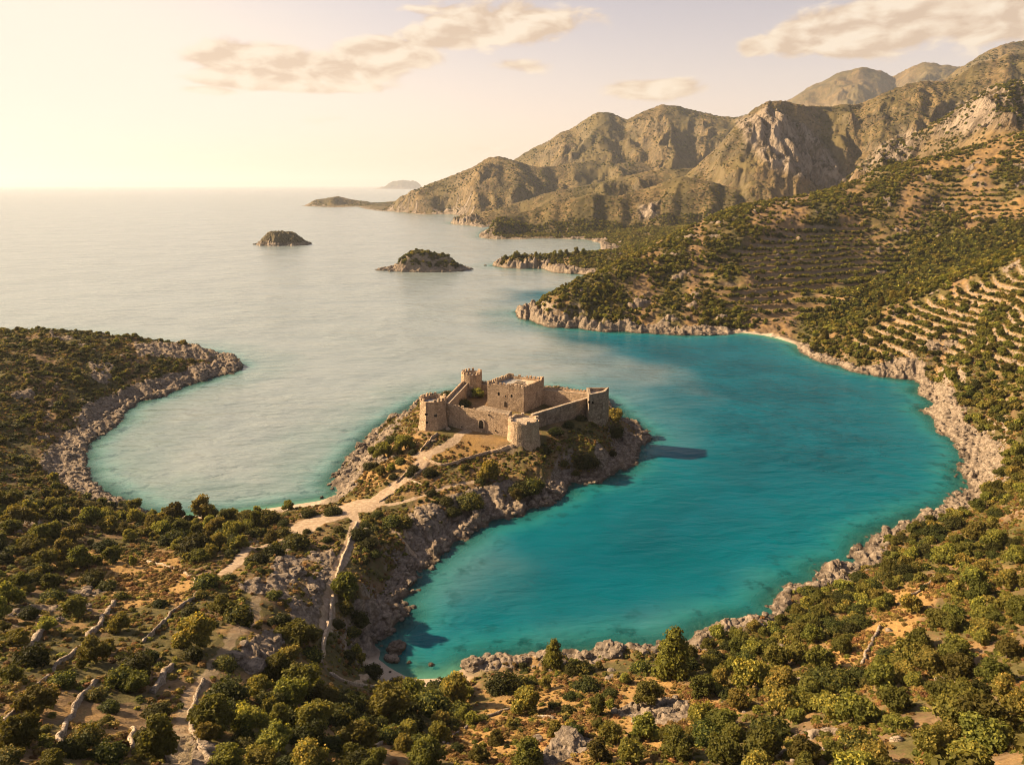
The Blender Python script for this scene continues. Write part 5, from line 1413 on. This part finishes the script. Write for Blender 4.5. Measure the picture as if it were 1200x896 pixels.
# ------------------------------------------------------------------ single plants traced from the photo: column, row of the foot, crown width in pixels, kind
# kinds: o olive tree, d evergreen shrub, t tall loose tree, p pine, y yellow-green tree, r rusty shrub
HAND = [
 # western slope below the headland
 (24,616,32,'o'),(48,634,26,'o'),(37,650,32,'o'),(12,648,20,'d'),(35,660,18,'d'),(78,655,30,'o'),(95,666,34,'o'),(88,634,28,'o'),(123,643,26,'d'),(134,658,22,'o'),(153,633,18,'o'),(206,636,32,'d'),(206,610,26,'o'),(107,684,34,'d'),(125,690,24,'d'),(141,702,20,'d'),(90,720,28,'o'),(60,703,30,'d'),(10,708,30,'o'),(140,740,28,'o'),(157,664,12,'t'),(70,612,24,'o'),(108,616,26,'o'),(130,622,24,'o'),(160,612,20,'o'),(180,618,22,'o'),(15,625,24,'o'),(60,690,24,'o'),(25,690,26,'o'),(0,725,30,'o'),(35,722,26,'d'),
 # around the neck
 (238,610,28,'t'),(249,606,20,'o'),(287,611,24,'d'),(313,612,30,'d'),(288,620,16,'d'),(332,627,22,'d'),(230,648,44,'d'),(283,642,20,'o'),(241,688,32,'d'),(278,728,40,'d'),(262,720,30,'o'),(233,756,46,'o'),(320,700,20,'d'),(329,731,28,'d'),(360,624,11,'d'),(362,604,20,'d'),(338,598,14,'o'),(390,602,24,'d'),(397,622,14,'d'),(384,634,13,'d'),(345,640,34,'d'),(320,650,28,'d'),(303,658,24,'d'),(405,682,28,'d'),(406,700,32,'o'),(350,756,44,'o'),(235,700,18,'d'),(222,722,24,'d'),(265,612,22,'o'),(262,628,26,'d'),(248,622,24,'o'),(300,628,20,'d'),(318,635,18,'o'),(404,716,24,'d'),(420,728,26,'d'),(412,744,22,'d'),(395,735,22,'d'),(420,630,24,'d'),(432,640,22,'d'),(428,618,16,'d'),(440,652,16,'d'),
 # dry terraces
 (37,779,42,'d'),(15,799,24,'o'),(112,776,36,'o'),(72,804,34,'d'),(97,782,13,'y'),(46,836,40,'o'),(25,876,48,'o'),(62,900,30,'o'),(158,792,46,'d'),(143,803,40,'d'),(172,775,30,'d'),(160,810,32,'o'),(112,818,32,'d'),(183,840,36,'d'),(192,890,52,'t'),(102,872,44,'d'),(85,884,38,'d'),(125,892,40,'d'),(140,876,20,'r'),(126,764,20,'y'),(0,860,30,'d'),(8,892,36,'d'),(128,832,26,'d'),(170,866,30,'d'),
 # dark grove above the small beach
 (268,818,50,'d'),(242,868,32,'y'),(293,858,42,'o'),(250,840,42,'d'),(325,796,36,'o'),(352,818,46,'o'),(345,792,34,'d'),(367,858,50,'o'),(320,878,42,'o'),(362,904,46,'o'),(268,899,38,'o'),(308,904,36,'o'),(412,834,36,'d'),(410,888,26,'y'),(452,842,50,'o'),(505,832,48,'d'),(478,838,40,'d'),(545,818,22,'o'),(590,808,44,'d'),(607,806,34,'d'),(617,834,38,'o'),(420,878,44,'y'),(515,866,28,'o'),(475,880,28,'o'),(500,900,42,'o'),(553,848,18,'o'),(582,871,22,'o'),(400,850,44,'d'),(335,848,36,'d'),(285,880,34,'d'),(430,856,38,'d'),(480,862,26,'o'),(440,900,30,'o'),(408,772,20,'d'),(362,818,34,'d'),(312,828,38,'d'),(445,815,28,'d'),(340,900,36,'d'),(385,880,36,'d'),
 # ochre slope
 (648,783,27,'p'),(788,792,46,'p'),(668,788,20,'d'),(684,785,24,'d'),(752,786,30,'d'),(688,808,34,'d'),(716,815,20,'d'),(700,837,22,'t'),(759,824,36,'o'),(648,829,15,'d'),(668,819,16,'d'),(652,864,24,'y'),(672,862,26,'d'),(715,868,30,'o'),(755,864,38,'o'),(792,888,42,'o'),(738,892,36,'o'),(620,896,40,'o'),(808,782,26,'d'),(700,890,30,'o'),(535,880,20,'d'),(560,892,26,'o'),(640,806,16,'o'),(732,800,16,'o'),
 # olive grove
 (838,776,32,'d'),(822,816,34,'o'),(880,806,42,'o'),(915,802,16,'t'),(914,836,42,'o'),(820,852,34,'o'),(865,830,30,'y'),(985,806,42,'d'),(905,862,50,'d'),(893,888,50,'o'),(1005,848,46,'o'),(1048,832,34,'o'),(1088,886,44,'o'),(1150,880,56,'o'),(1030,808,40,'o'),(970,840,38,'o'),(1090,790,36,'o'),(1120,770,34,'o'),(1060,800,30,'o'),(1160,800,38,'o'),(1190,840,40,'o'),(1130,830,44,'o'),(940,896,40,'o'),(1020,900,44,'o'),(850,895,40,'o'),(960,785,34,'o'),(1075,760,30,'o'),(1040,770,28,'d'),(1180,770,32,'o'),(1150,745,30,'o'),(985,765,26,'o'),(930,770,28,'d'),(875,775,26,'d'),(855,760,22,'d'),(1100,735,32,'o'),(1180,720,30,'o'),
 (1095,628,30,'d'),(1120,618,26,'d'),(1085,650,26,'d'),(1105,660,28,'o'),(1060,672,26,'d'),(1040,678,22,'d'),(1140,632,26,'o'),(1165,640,28,'o'),(1130,650,22,'o'),(1190,660,28,'o'),(1065,716,26,'o'),(1030,715,22,'o'),(1005,720,24,'d'),(1140,690,30,'o'),(1180,690,28,'o'),(1120,702,26,'o'),
 # castle islet
 (459,518,18,'d'),(450,535,20,'o'),(475,525,22,'o'),(433,549,18,'d'),(447,557,15,'o'),(469,542,14,'d'),(484,532,12,'d'),(460,560,12,'d'),(458,553,14,'o'),(485,551,16,'d'),(480,557,12,'d'),(504,557,20,'d'),(573,561,26,'y'),(563,566,14,'d'),(610,578,30,'d'),(624,574,30,'d'),(606,585,16,'o'),(551,591,33,'d'),(524,590,20,'d'),(530,603,20,'d'),(460,614,26,'d'),(474,615,24,'d'),(688,545,30,'d'),(720,510,24,'d'),(722,493,20,'o'),(718,533,12,'d'),(543,475,18,'d'),(560,466,16,'o'),(562,456,18,'d'),(643,471,14,'d'),(523,466,16,'d'),(652,508,18,'d'),(666,500,14,'d'),(680,492,14,'d'),(545,549,12,'d'),(505,580,14,'d'),(442,605,14,'d'),(660,545,12,'d'),(675,556,12,'d'),(640,530,14,'d'),(437,533,12,'o'),(466,532,14,'o'),
 # far promontory and the tall pine at the head of the bay
 (605,302,9,'o'),(615,302,6,'o'),(628,302,6,'t'),(592,304.5,7,'o'),(650,301,7,'t'),(657,301,8,'t'),(664,300.5,7,'t'),(676,299,9,'t'),(684,300,8,'t'),(642,302,6,'o'),
 (966,401,13,'p'),(1046,352,10,'p'),(1060,348,8,'p'),(1032,360,9,'p'),
]
ZONE = [  # name for labels, polygon in photo pixels
 ('on the castle islet', [(380, 590), (425, 500), (520, 440), (720, 440), (770, 500), (740, 560), (640, 600), (540, 640), (490, 640), (440, 596)]),
 ('along the isthmus below the castle', [(330, 590), (440, 590), (500, 650), (450, 720), (395, 690), (330, 640)]),
 ('behind the isthmus sand', [(180, 590), (340, 590), (350, 660), (230, 670), (175, 640)]),
 ('on the slope under the dark headland', [(-200, 560), (180, 590), (180, 640), (160, 680), (-200, 700)]),
 ('on the golden fields', [(-200, 680), (160, 670), (250, 650), (250, 740), (-200, 740)]),
 ('among the dry-terrace walls', [(-200, 740), (210, 740), (220, 940), (-200, 940)]),
 ('on the pale crags of the rocky spine', [(240, 650), (400, 640), (450, 780), (330, 770), (240, 770)]),
 ('in the dark grove above the small beach', [(210, 760), (330, 750), (530, 790), (540, 850), (470, 940), (200, 940)]),
 ('on the ochre slope', [(530, 760), (800, 760), (830, 830), (800, 940), (470, 940)]),
 ('along the eastern bay shore', [(790, 770), (900, 700), (1140, 580), (1240, 540), (1240, 600), (1120, 650), (1000, 730), (880, 790)]),
 ('in the olive grove', [(780, 780), (1240, 590), (1240, 870), (900, 870), (780, 940)]),
 ('at the foot of the long grey wall', [(780, 860), (1240, 860), (1240, 960), (780, 960)]),
 ('on the eastern stepped terraces', [(930, 420), (1240, 260), (1240, 600), (1120, 600)]),
 ('on the far flat-topped promontory', [(560, 320), (560, 280), (720, 280), (720, 320)]),
 ('on the dark western headland', [(-200, 380), (290, 390), (290, 440), (150, 600), (-200, 600)]),
]
def zone_of(px, py):
    for nm, poly in ZONE:
        if inside(poly, np.array([px]), np.array([py]))[0]: return nm
    return 'on the northern hillside'
PL = []      # plants: dict(kind, x, y, z, w, px)
for (a, b, wpx, k) in HAND:
    x, y, z = ground_hit(a, min(b, 930), ZF)
    dep = y * CT + (CAM_H - z) * ST
    PL.append(dict(k=k, x=x, y=y, z=z, w=wpx * dep / FPX * 1.06, px=wpx, a=a, b=b, hand=True))

# ------------------------------------------------------------------ scattered growth
MZ = dict(rock=ROCK, path=PATHM, gold=gold.astype(np.float32), green=GREEN.astype(np.float32), sd=SD, fort=FORTM, tph=TPH.astype(np.float32), tm=TM.astype(np.float32), sand=sand, cliff=CREV)
def smp(nm, x, y): return sample(MZ[nm], x, y)
gs = 2.0
occ = {}
def can(x, y, r):
    i, j = int(x // gs), int(y // gs); k = int(8 / gs)
    R = int((r + 4.5) / gs) + 1
    for p in range(i - R, i + R + 1):
        for q in range(j - R, j + R + 1):
            for (ox, oy, orr) in occ.get((p, q), ()):
                if (ox - x) ** 2 + (oy - y) ** 2 < (0.62 * (r + orr)) ** 2: return False
    return True
def put(x, y, r): occ.setdefault((int(x // gs), int(y // gs)), []).append((x, y, r))
for p in PL: put(p['x'], p['y'], p['w'] * .45)
nowalk = [(366, 690), (400, 690), (396, 785), (452, 800), (452, 826), (368, 818)]
yard = [P(497, 534), P(515, 545), P(556, 535), P(603, 523), P(600, 515), P(520, 498)]
# zone, kinds with shares, size range (m), attempts per 100 m2, clumping
GROW = [
 ([(-420, 575), (180, 592), (340, 596), (340, 640), (240, 660), (170, 650), (60, 690), (-420, 730)], (('o', .62), ('d', .32), ('t', .05), ('r', .01)), (1.8, 5.6), 14, 0.3),
 ([(-420, 690), (60, 690), (100, 720), (40, 760), (-420, 800)], (('o', .6), ('d', .4)), (1.6, 5.0), 6, 0.5),
 ([(215, 755), (330, 750), (395, 740), (470, 795), (540, 800), (540, 850), (480, 930), (215, 930)], (('o', .40), ('d', .50), ('t', .10)), (2.6, 6.4), 16, 0.0),
 ([(-420, 740), (230, 690), (230, 930), (-420, 930)], (('o', .5), ('d', .5)), (1.0, 3.2), 1.0, 0.9),
 ([(230, 640), (480, 600), (480, 780), (330, 770), (230, 760)], (('o', .3), ('d', .7)), (1.2, 3.4), 5, 0.6),
 ([(520, 770), (800, 760), (830, 800), (810, 930), (470, 930), (520, 840)], (('o', .55), ('d', .45)), (1.1, 2.8), 7, 0.5),
 ([(780, 770), (900, 700), (1130, 590), (1560, 540), (1560, 620), (1130, 680), (990, 740), (860, 800)], (('o', .5), ('d', .5)), (2.4, 4.8), 15, 0.25),
 ([(780, 790), (1560, 590), (1560, 940), (760, 940)], (('o', .68), ('d', .2), ('t', .08), ('y', .03), ('r', .01)), (1.3, 6.4), 13, 0.5),
 ([(930, 405), (1000, 375), (1560, 270), (1560, 600), (1130, 590), (1060, 440)], (('o', .75), ('d', .25)), (2.4, 6.0), 28, 0.05),
 ([(380, 590), (425, 500), (520, 440), (720, 440), (770, 500), (740, 560), (640, 600), (540, 640), (440, 640)], (('d', .8), ('o', .2)), (0.9, 2.4), 10, 0.5),
 ([(-420, 380), (290, 390), (290, 440), (150, 600), (-420, 610)], (('d', .75), ('o', .25)), (1.2, 4.2), 20, 0.35),
]
def scatter_near():
    ymin, ymax = 40.0, 520.0
    for poly, kinds, (s0, s1), per100, clump in GROW:
        # area bound: candidates uniformly over the fan, kept when their pixel is inside the polygon
        NCAND = 1000000
        # uniform in area on y range
        yb = rng.uniform(ymin, ymax, NCAND); xb = rng.uniform(-1, 1, NCAND) * 1.1 * ymax
        ok = np.abs(xb / yb) < np.minimum(1.4, uhalf(yb) - .02)
        xb, yb = xb[ok], yb[ok]
        area = (ymax - ymin) * 2 * 1.1 * ymax
        zb = np.maximum(sample(ZF, xb, yb), 0)
        a, b, _ = to_px(xb, yb, zb)
        m = inside(poly, a, b) & ~inside(nowalk, a, b)
        m &= smp('sd', xb, yb) > 1.6
        m &= smp('path', xb, yb) < .15
        m &= smp('fort', xb, yb) < .2
        m &= smp('sand', xb, yb) < .2
        m &= ~inside(yard, xb, yb)
        rk_ = smp('rock', xb, yb)
        m &= rk_ < rng.uniform(.12, .6, len(xb))
        gd = smp('gold', xb, yb)
        m &= rng.random(len(xb)) > gd * (0.86 if s1 > 3 else 0.3)
        cl = fbm(xb / 17, yb / 17, 3, 60)
        m &= (cl > (clump - 0.5) * 0.8) | (rng.random(len(xb)) < 0.12)
        tp_ = smp('tph', xb, yb); tm_ = smp('tm', xb, yb)
        m &= ~((tm_ > .3) & (tp_ > .46) & (tp_ < .93) & (rng.random(len(xb)) < .9))
        xb, yb, zb, a, b = xb[m], yb[m], zb[m], a[m], b[m]
        dens = NCAND / area                      # candidates per m2
        keepn = min(1.0, per100 / 100 / dens)
        sel_ = rng.random(len(xb)) < keepn
        names = [k for k, _ in kinds]; wts = [v for _, v in kinds]
        for x, y, z, pa, pb in zip(xb[sel_], yb[sel_], zb[sel_], a[sel_], b[sel_]):
            w = s0 + (s1 - s0) * random.random() ** 1.3
            if not can(x, y, w * .45): continue
            put(x, y, w * .45)
            dep = y * CT + (CAM_H - z) * ST
            PL.append(dict(k=random.choices(names, wts)[0], x=x, y=y, z=z, w=w, px=w * FPX / dep, a=pa, b=pb, hand=False))
scatter_near()
print('plants', len(PL), round(time.time() - T0, 1))

# ------------------------------------------------------------------ individual plants: the largest in view
INFO = {'o': ('olive_tree', 'olive tree', 'olive'), 'd': ('evergreen_shrub', 'shrub', 'shrub'), 't': ('leafy_tree', 'tree', 'tall'), 'p': ('pine_tree', 'pine tree', 'pine'), 'y': ('yellow_green_tree', 'tree', 'yellow'), 'r': ('rusty_shrub', 'shrub', 'rust')}
def in_frame(p): return -25 < p['a'] < 1225 and 0 < p['b'] < 925
for p in PL: p['rank'] = p['px'] * (1.0 if in_frame(p) else 0.0)
single, rest = [], []
for k in INFO:
    ps = sorted([p for p in PL if p['k'] == k], key=lambda p: (not p['hand'], -p['rank']))
    hand = [p for p in ps if p['hand']]; oth = [p for p in ps if not p['hand']]
    n_ = max(0, (288 if k in 'od' else 60) - len(hand))
    oth_in = [p for p in oth if p['rank'] > 0]
    single += hand + oth_in[:n_]
    rest += oth_in[n_:] + [p for p in oth if p['rank'] <= 0]
PROTO = {}
def make_tree(p):
    kind = p['k']; nm, cat, mesh = INFO[kind]
    vr = random.randrange(len(CROWN[mesh]))
    key = (kind, vr)
    if key not in PROTO:
        if kind in ('d', 'r'):
            o = link(nm, CROWN[mesh][vr]); PROTO[key] = (o, [])
        else:
            root = empty(nm)
            tr = link('trunk', (TRUNK_T if kind in ('p', 't') else TRUNK)[vr % 2], None, root)
            cr_ = link('crown', CROWN[mesh][vr], None, root)
            PROTO[key] = (root, [tr, cr_])
        o, ch = PROTO[key]
    else:
        src, sch = PROTO[key]
        o = src.copy(); COL.objects.link(o)
        for c in sch:
            d_ = c.copy(); COL.objects.link(d_); d_.parent = o
    w = p['w']
    o.location = (p['x'], p['y'], p['z'] - 0.03 * w)
    o.rotation_euler = (random.uniform(-.05, .05), random.uniform(-.05, .05), random.uniform(0, 6.283))
    sz = random.uniform(.85, 1.1) * (0.82 if kind == 'd' else 1.0)
    if mesh == 'shrub' and p['px'] > 36 : sz *= 1.15
    o.scale = (w * random.uniform(.93, 1.1), w * random.uniform(.93, 1.1), w * sz)
    return o
single.sort(key=lambda p: -p['px'])
taken = {}
near_mark = {}
for phrase, lx, ly in LANDMARKS:
    best = {}
    for i, p in enumerate(single):
        d_ = math.hypot(p['x'] - lx, p['y'] - ly)
        if d_ < 9 and d_ < best.get(p['k'], (99, 0))[0] and i not in near_mark: best[p['k']] = (d_, i)
    for k, (d_, i) in best.items(): near_mark[i] = phrase
SIZE = (('tiny', 1.7), ('small', 2.6), ('medium-sized', 3.8), ('large', 5.2), ('very large', 99))
LOOK = {'o': ('grey-green olive tree', 'billowing'), 'd': ('dark evergreen shrub', 'dense'), 't': ('tall loose-crowned tree', ''), 'p': ('bright yellow-green pine', ''), 'y': ('yellow-green leafy tree', ''), 'r': ('rust-brown withered shrub', '')}
ZMEAN = {}
for p in single: ZMEAN.setdefault(zone_of(p['a'], p['b']), []).append(float(smp('sd', p['x'], p['y'])))
ZMEAN = {k: tuple(np.percentile(v, (33, 67))) for k, v in ZMEAN.items()}
for i, p in enumerate(single):
    o = make_tree(p)
    zn = zone_of(p['a'], p['b'])
    sz = next(n_ for n_, lim in SIZE if p['w'] < lim)
    base_l, adj = LOOK[p['k']]
    if i in near_mark:
        lab = f"{sz} {base_l} standing closest to {near_mark[i]}"
    else:
        near_d = min([math.hypot(q['x'] - p['x'], q['y'] - p['y']) - .45 * (q['w'] + p['w']) for q in PL if q is not p and abs(q['x'] - p['x']) < 12 and abs(q['y'] - p['y']) < 12] or [9])
        iso = 'lone' if near_d > 1.6 else 'free-standing' if near_d > 0.5 else 'crowded'
        zs_ = ZMEAN[zn]; sdv = float(smp('sd', p['x'], p['y']))
        side = 'seaward' if sdv < zs_[0] else 'inland' if sdv > zs_[1] else 'midway'
        lab = f"{sz} {iso} {base_l} {zn}, {side} part"
    o['label'] = lab; o['category'] = INFO[p['k']][1]
    o['group'] = f"{base_l}s {zn}" if i not in near_mark else f"{base_l}s by the stone walls"

# ------------------------------------------------------------------ the rest of the growth: one object per kind of cover
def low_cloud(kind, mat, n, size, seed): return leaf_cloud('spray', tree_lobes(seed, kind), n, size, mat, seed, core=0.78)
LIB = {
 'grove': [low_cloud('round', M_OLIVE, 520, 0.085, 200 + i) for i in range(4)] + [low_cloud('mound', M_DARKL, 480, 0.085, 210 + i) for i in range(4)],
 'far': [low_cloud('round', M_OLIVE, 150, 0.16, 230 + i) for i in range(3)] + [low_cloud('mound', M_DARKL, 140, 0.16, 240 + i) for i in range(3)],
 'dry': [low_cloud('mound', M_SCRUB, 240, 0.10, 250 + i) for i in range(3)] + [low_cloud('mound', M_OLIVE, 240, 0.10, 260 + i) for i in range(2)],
}
def scatter_object(name, meshes, X, Y_, Z_, W_, H_, IDX):
    col_ = bpy.data.collections.new(name + '_kinds')
    for i, me in enumerate(meshes):
        o_ = bpy.data.objects.new('spray', me); o_.name = f'spray_{i:02d}'; col_.objects.link(o_)
    n_ = len(X)
    me = bpy.data.meshes.new(name)
    me.vertices.add(n_); me.vertices.foreach_set('co', np.stack([X, Y_, Z_], 1).astype(np.float32).ravel())
    a = me.attributes.new('scl', 'FLOAT_VECTOR', 'POINT'); a.data.foreach_set('vector', np.stack([W_, W_, H_], 1).astype(np.float32).ravel())
    a = me.attributes.new('rot', 'FLOAT_VECTOR', 'POINT'); a.data.foreach_set('vector', np.stack([0 * X, 0 * X, rng.uniform(0, 6.28, n_)], 1).astype(np.float32).ravel())
    a = me.attributes.new('idx', 'INT', 'POINT'); a.data.foreach_set('value', np.asarray(IDX, np.int32))
    g = bpy.data.node_groups.new(name, 'GeometryNodeTree')
    g.interface.new_socket('Geometry', in_out='INPUT', socket_type='NodeSocketGeometry'); g.interface.new_socket('Geometry', in_out='OUTPUT', socket_type='NodeSocketGeometry')
    gi, go = g.nodes.new('NodeGroupInput'), g.nodes.new('NodeGroupOutput')
    ci_ = g.nodes.new('GeometryNodeCollectionInfo'); ci_.inputs['Collection'].default_value = col_; ci_.inputs['Separate Children'].default_value = True; ci_.inputs['Reset Children'].default_value = True
    ip = g.nodes.new('GeometryNodeInstanceOnPoints'); ip.inputs['Pick Instance'].default_value = True
    def na(nm, ty):
        q = g.nodes.new('GeometryNodeInputNamedAttribute'); q.data_type = ty; q.inputs[0].default_value = nm; return q.outputs[0]
    g.links.new(gi.outputs[0], ip.inputs['Points']); g.links.new(ci_.outputs[0], ip.inputs['Instance'])
    g.links.new(na('idx', 'INT'), ip.inputs['Instance Index']); g.links.new(na('rot', 'FLOAT_VECTOR'), ip.inputs['Rotation']); g.links.new(na('scl', 'FLOAT_VECTOR'), ip.inputs['Scale'])
    g.links.new(ip.outputs[0], go.inputs[0])
    o = bpy.data.objects.new(name, me); COL.objects.link(o)
    md = o.modifiers.new('growth', 'NODES'); md.node_group = g
    tag(o, kind='stuff')
    return o
R = rest
if R:
    xs = np.array([p['x'] for p in R]); ys = np.array([p['y'] for p in R]); zs = np.array([p['z'] for p in R]); ws = np.array([p['w'] for p in R])
    isd = np.array([p['k'] == 'd' for p in R])
    ix = np.where(isd, 4 + rng.integers(0, 4, len(R)), rng.integers(0, 4, len(R)))
    scatter_object('undergrowth', LIB['grove'], xs, ys, zs - 0.05 * ws, ws, ws * np.where(isd, .78, .95) * rng.uniform(.85, 1.1, len(R)), ix)
# distant hillside trees
def scatter_far():
    N_ = 560000
    yb = 330 + (1500 - 330) * rng.random(N_) ** 0.85; xb = (rng.random(N_) * 1.75 - 0.62) * yb
    z = sample(ZF, xb, yb); a, b, _ = to_px(xb, yb, z)
    m = (z > 1.5) & (smp('sd', xb, yb) > 4) & (np.abs(xb / yb) < .86) & (a > 560)
    eastzone = inside(GROW[8][0], a, b) & (yb < 520)
    m &= ~eastzone
    g_ = smp('green', xb, yb); gd = smp('gold', xb, yb); rk_ = smp('rock', xb, yb)
    cl = fbm(xb / 45, yb / 45, 4, 61)
    dark = inside([(950, 382), (985, 330), (1060, 290), (1140, 270), (1230, 262), (1230, 292), (1120, 330), (1050, 350), (1000, 382)], a, b)
    pr = np.clip(0.30 + 0.55 * (g_ - .35) + 0.6 * cl, 0.04, 1) * (1 - .6 * gd) * (1 - np.clip(rk_ * 1.6, 0, 1))
    pr = np.where(dark, np.maximum(pr, .85), pr)
    tp_ = smp('tph', xb, yb); tm_ = smp('tm', xb, yb)
    pr = np.where((tm_ > .25) & (tp_ > .42) & (tp_ < .92), pr * .06, np.where(tm_ > .25, np.maximum(pr, .45), pr))
    # equal area density: candidates thin out with distance (fan area grows with y)
    pr *= np.clip(yb / 750, .45, 1.0)
    m &= rng.random(N_) < pr * 0.85
    xb, yb, z, dk = xb[m], yb[m], z[m], dark[m]
    w = (1.6 + 3.0 * rng.random(len(xb)) ** 1.4) * np.clip(0.8 + yb / 2500, .9, 1.4)
    w = np.where(dk, w * 1.2, w)
    isd = rng.random(len(xb)) < np.where(dk, .6, .42)
    ix = np.where(isd, 3 + rng.integers(0, 3, len(xb)), rng.integers(0, 3, len(xb)))
    print('hillside', len(xb))
    scatter_object('hillside_scrub', LIB['far'], xb, yb, z - .08 * w, w, w * rng.uniform(.7, 1.05, len(xb)), ix)
scatter_far()
def scatter_mountain():
    N_ = 420000
    yb = 1350 + (3900 - 1350) * rng.random(N_) ** 1.1; xb = (rng.random(N_) * 1.3 - 0.35) * yb
    z = sample(ZF, xb, yb); a, b, _ = to_px(xb, yb, z)
    m = (z > 3) & (smp('sd', xb, yb) > 12) & (np.abs(xb / yb) < .86) & (a > 340)
    # only faces turned towards the bay carry scrub that can be seen
    m &= sample(ZF, xb, yb + 25) > z - 4
    cr_ = sample(CRAG.astype(np.float32), xb, yb)
    cl = fbm(xb / 160, yb / 160, 4, 66)
    m &= rng.random(N_) < np.clip(.42 + .7 * cl, .05, 1) * (1 - .85 * cr_) * .24
    xb, yb, z = xb[m], yb[m], z[m]
    w = (3.2 + 5.0 * rng.random(len(xb)) ** 1.6) * np.clip(yb / 2200, .75, 1.4)
    print('mountain', len(xb))
    scatter_object('mountain_scrub', LIB['far'], xb, yb, z - .12 * w, w, w * rng.uniform(.45, .7, len(xb)), rng.integers(0, 6, len(xb)))
scatter_mountain()
def scatter_dry():
    N_ = 1300000
    yb = 42 + (420 - 42) * rng.random(N_) ** .8; xb = rng.uniform(-1.25, 1.25, N_) * yb; xb = np.clip(xb, -(uhalf(yb) - .02) * yb, (uhalf(yb) - .02) * yb)
    z = sample(ZF, xb, yb); a, b, _ = to_px(xb, yb, z)
    m = (z > .8) & (smp('sd', xb, yb) > 2.0) & (smp('path', xb, yb) < .12) & (smp('fort', xb, yb) < .3) & (smp('rock', xb, yb) < rng.uniform(.2, .95, N_)) & (smp('sand', xb, yb) < .1) & ~inside(yard, xb, yb)
    cl = fbm(xb / 9, yb / 9, 3, 63)
    ochre = inside([(480, 830), (640, 780), (830, 790), (900, 740), (1130, 600), (1560, 480), (1560, 940), (470, 940)], a, b)
    pr = np.where(ochre, .8, .6) * np.clip(.45 + .9 * cl, .05, 1)
    tp_ = smp('tph', xb, yb); tm_ = smp('tm', xb, yb)
    pr = np.where((tm_ > .3) & (tp_ > .42) & (tp_ < .9), pr * .3, pr)
    m &= rng.random(N_) < pr * np.clip(yb / 240, .34, 1.0) * .8
    xb, yb, z = xb[m], yb[m], z[m]
    w = 0.45 + 1.15 * rng.random(len(xb)) ** 2
    gd = smp('gold', xb, yb)
    ix = np.where(rng.random(len(xb)) < .45 + .4 * gd, rng.integers(0, 3, len(xb)), 3 + rng.integers(0, 2, len(xb)))
    print('dry scrub', len(xb))
    scatter_object('dry_scrub', LIB['dry'], xb, yb, z - .05 * w, w, w * rng.uniform(.6, .9, len(xb)), ix)
scatter_dry()
# loose stones on the bare rock, the shores and the old terraces
def scatter_stones():
    lib = []
    for s in range(5):
        bm = bmesh.new(); bmesh.ops.create_icosphere(bm, subdivisions=2, radius=0.5)
        for v in bm.verts:
            p = v.co * 2.3 + Vector((s * 3.7, s, -s))
            v.co = v.co * (1 + .38 * mnoise.noise(p) + .16 * mnoise.noise(p * 2.6)); v.co.z *= .62
        me = bpy.data.meshes.new('stone'); bm.to_mesh(me); bm.free(); me.materials.append(M_ROCK); lib.append(me)
    N_ = 400000
    yb = 60 + (560 - 60) * rng.random(N_) ** .8; xb = rng.uniform(-.95, .95, N_) * yb
    z = sample(ZF, xb, yb); sd_ = smp('sd', xb, yb); rk_ = smp('rock', xb, yb)
    m = (sd_ > -1.2) & (z > -.6) & (smp('path', xb, yb) < .2) & (smp('fort', xb, yb) < .2) & (smp('sand', xb, yb) < .4) & ~inside(yard, xb, yb)
    cl = fbm(xb / 8, yb / 8, 3, 71)
    pr = np.clip(rk_ * 1.1, 0, 1) * np.clip(.5 + cl, .05, 1) * .42 + .012 * (cl > .1)
    m &= rng.random(N_) < pr * np.clip(yb / 260, .2, 1)
    xb, yb, z = xb[m], yb[m], z[m]
    w = 0.35 + 1.9 * rng.random(len(xb)) ** 3
    print('stones', len(xb))
    scatter_object('loose_stones', lib, xb, yb, z + .05 * w, w, w * rng.uniform(.7, 1.2, len(xb)), rng.integers(0, 5, len(xb)))
scatter_stones()
# trees and bushes crowning the second islet
def scatter_islet():
    cx, cy, w, d, V, top, z = ISL_B
    V = V; tp = top.ravel(); zz = z.ravel()
    sel_ = np.nonzero((tp > .6) & (zz > 3))[0]
    if len(sel_) == 0: return
    k_ = rng.choice(sel_, 420)
    ww = rng.uniform(2.5, 6.0, 420)
    scatter_object('islet_scrub', LIB['far'], V[k_, 0] + cx, V[k_, 1] + cy, V[k_, 2] - .4, ww, ww * .8, rng.integers(2, 6, 420))
scatter_islet()
print('all', round(time.time() - T0, 1), len(S.objects))
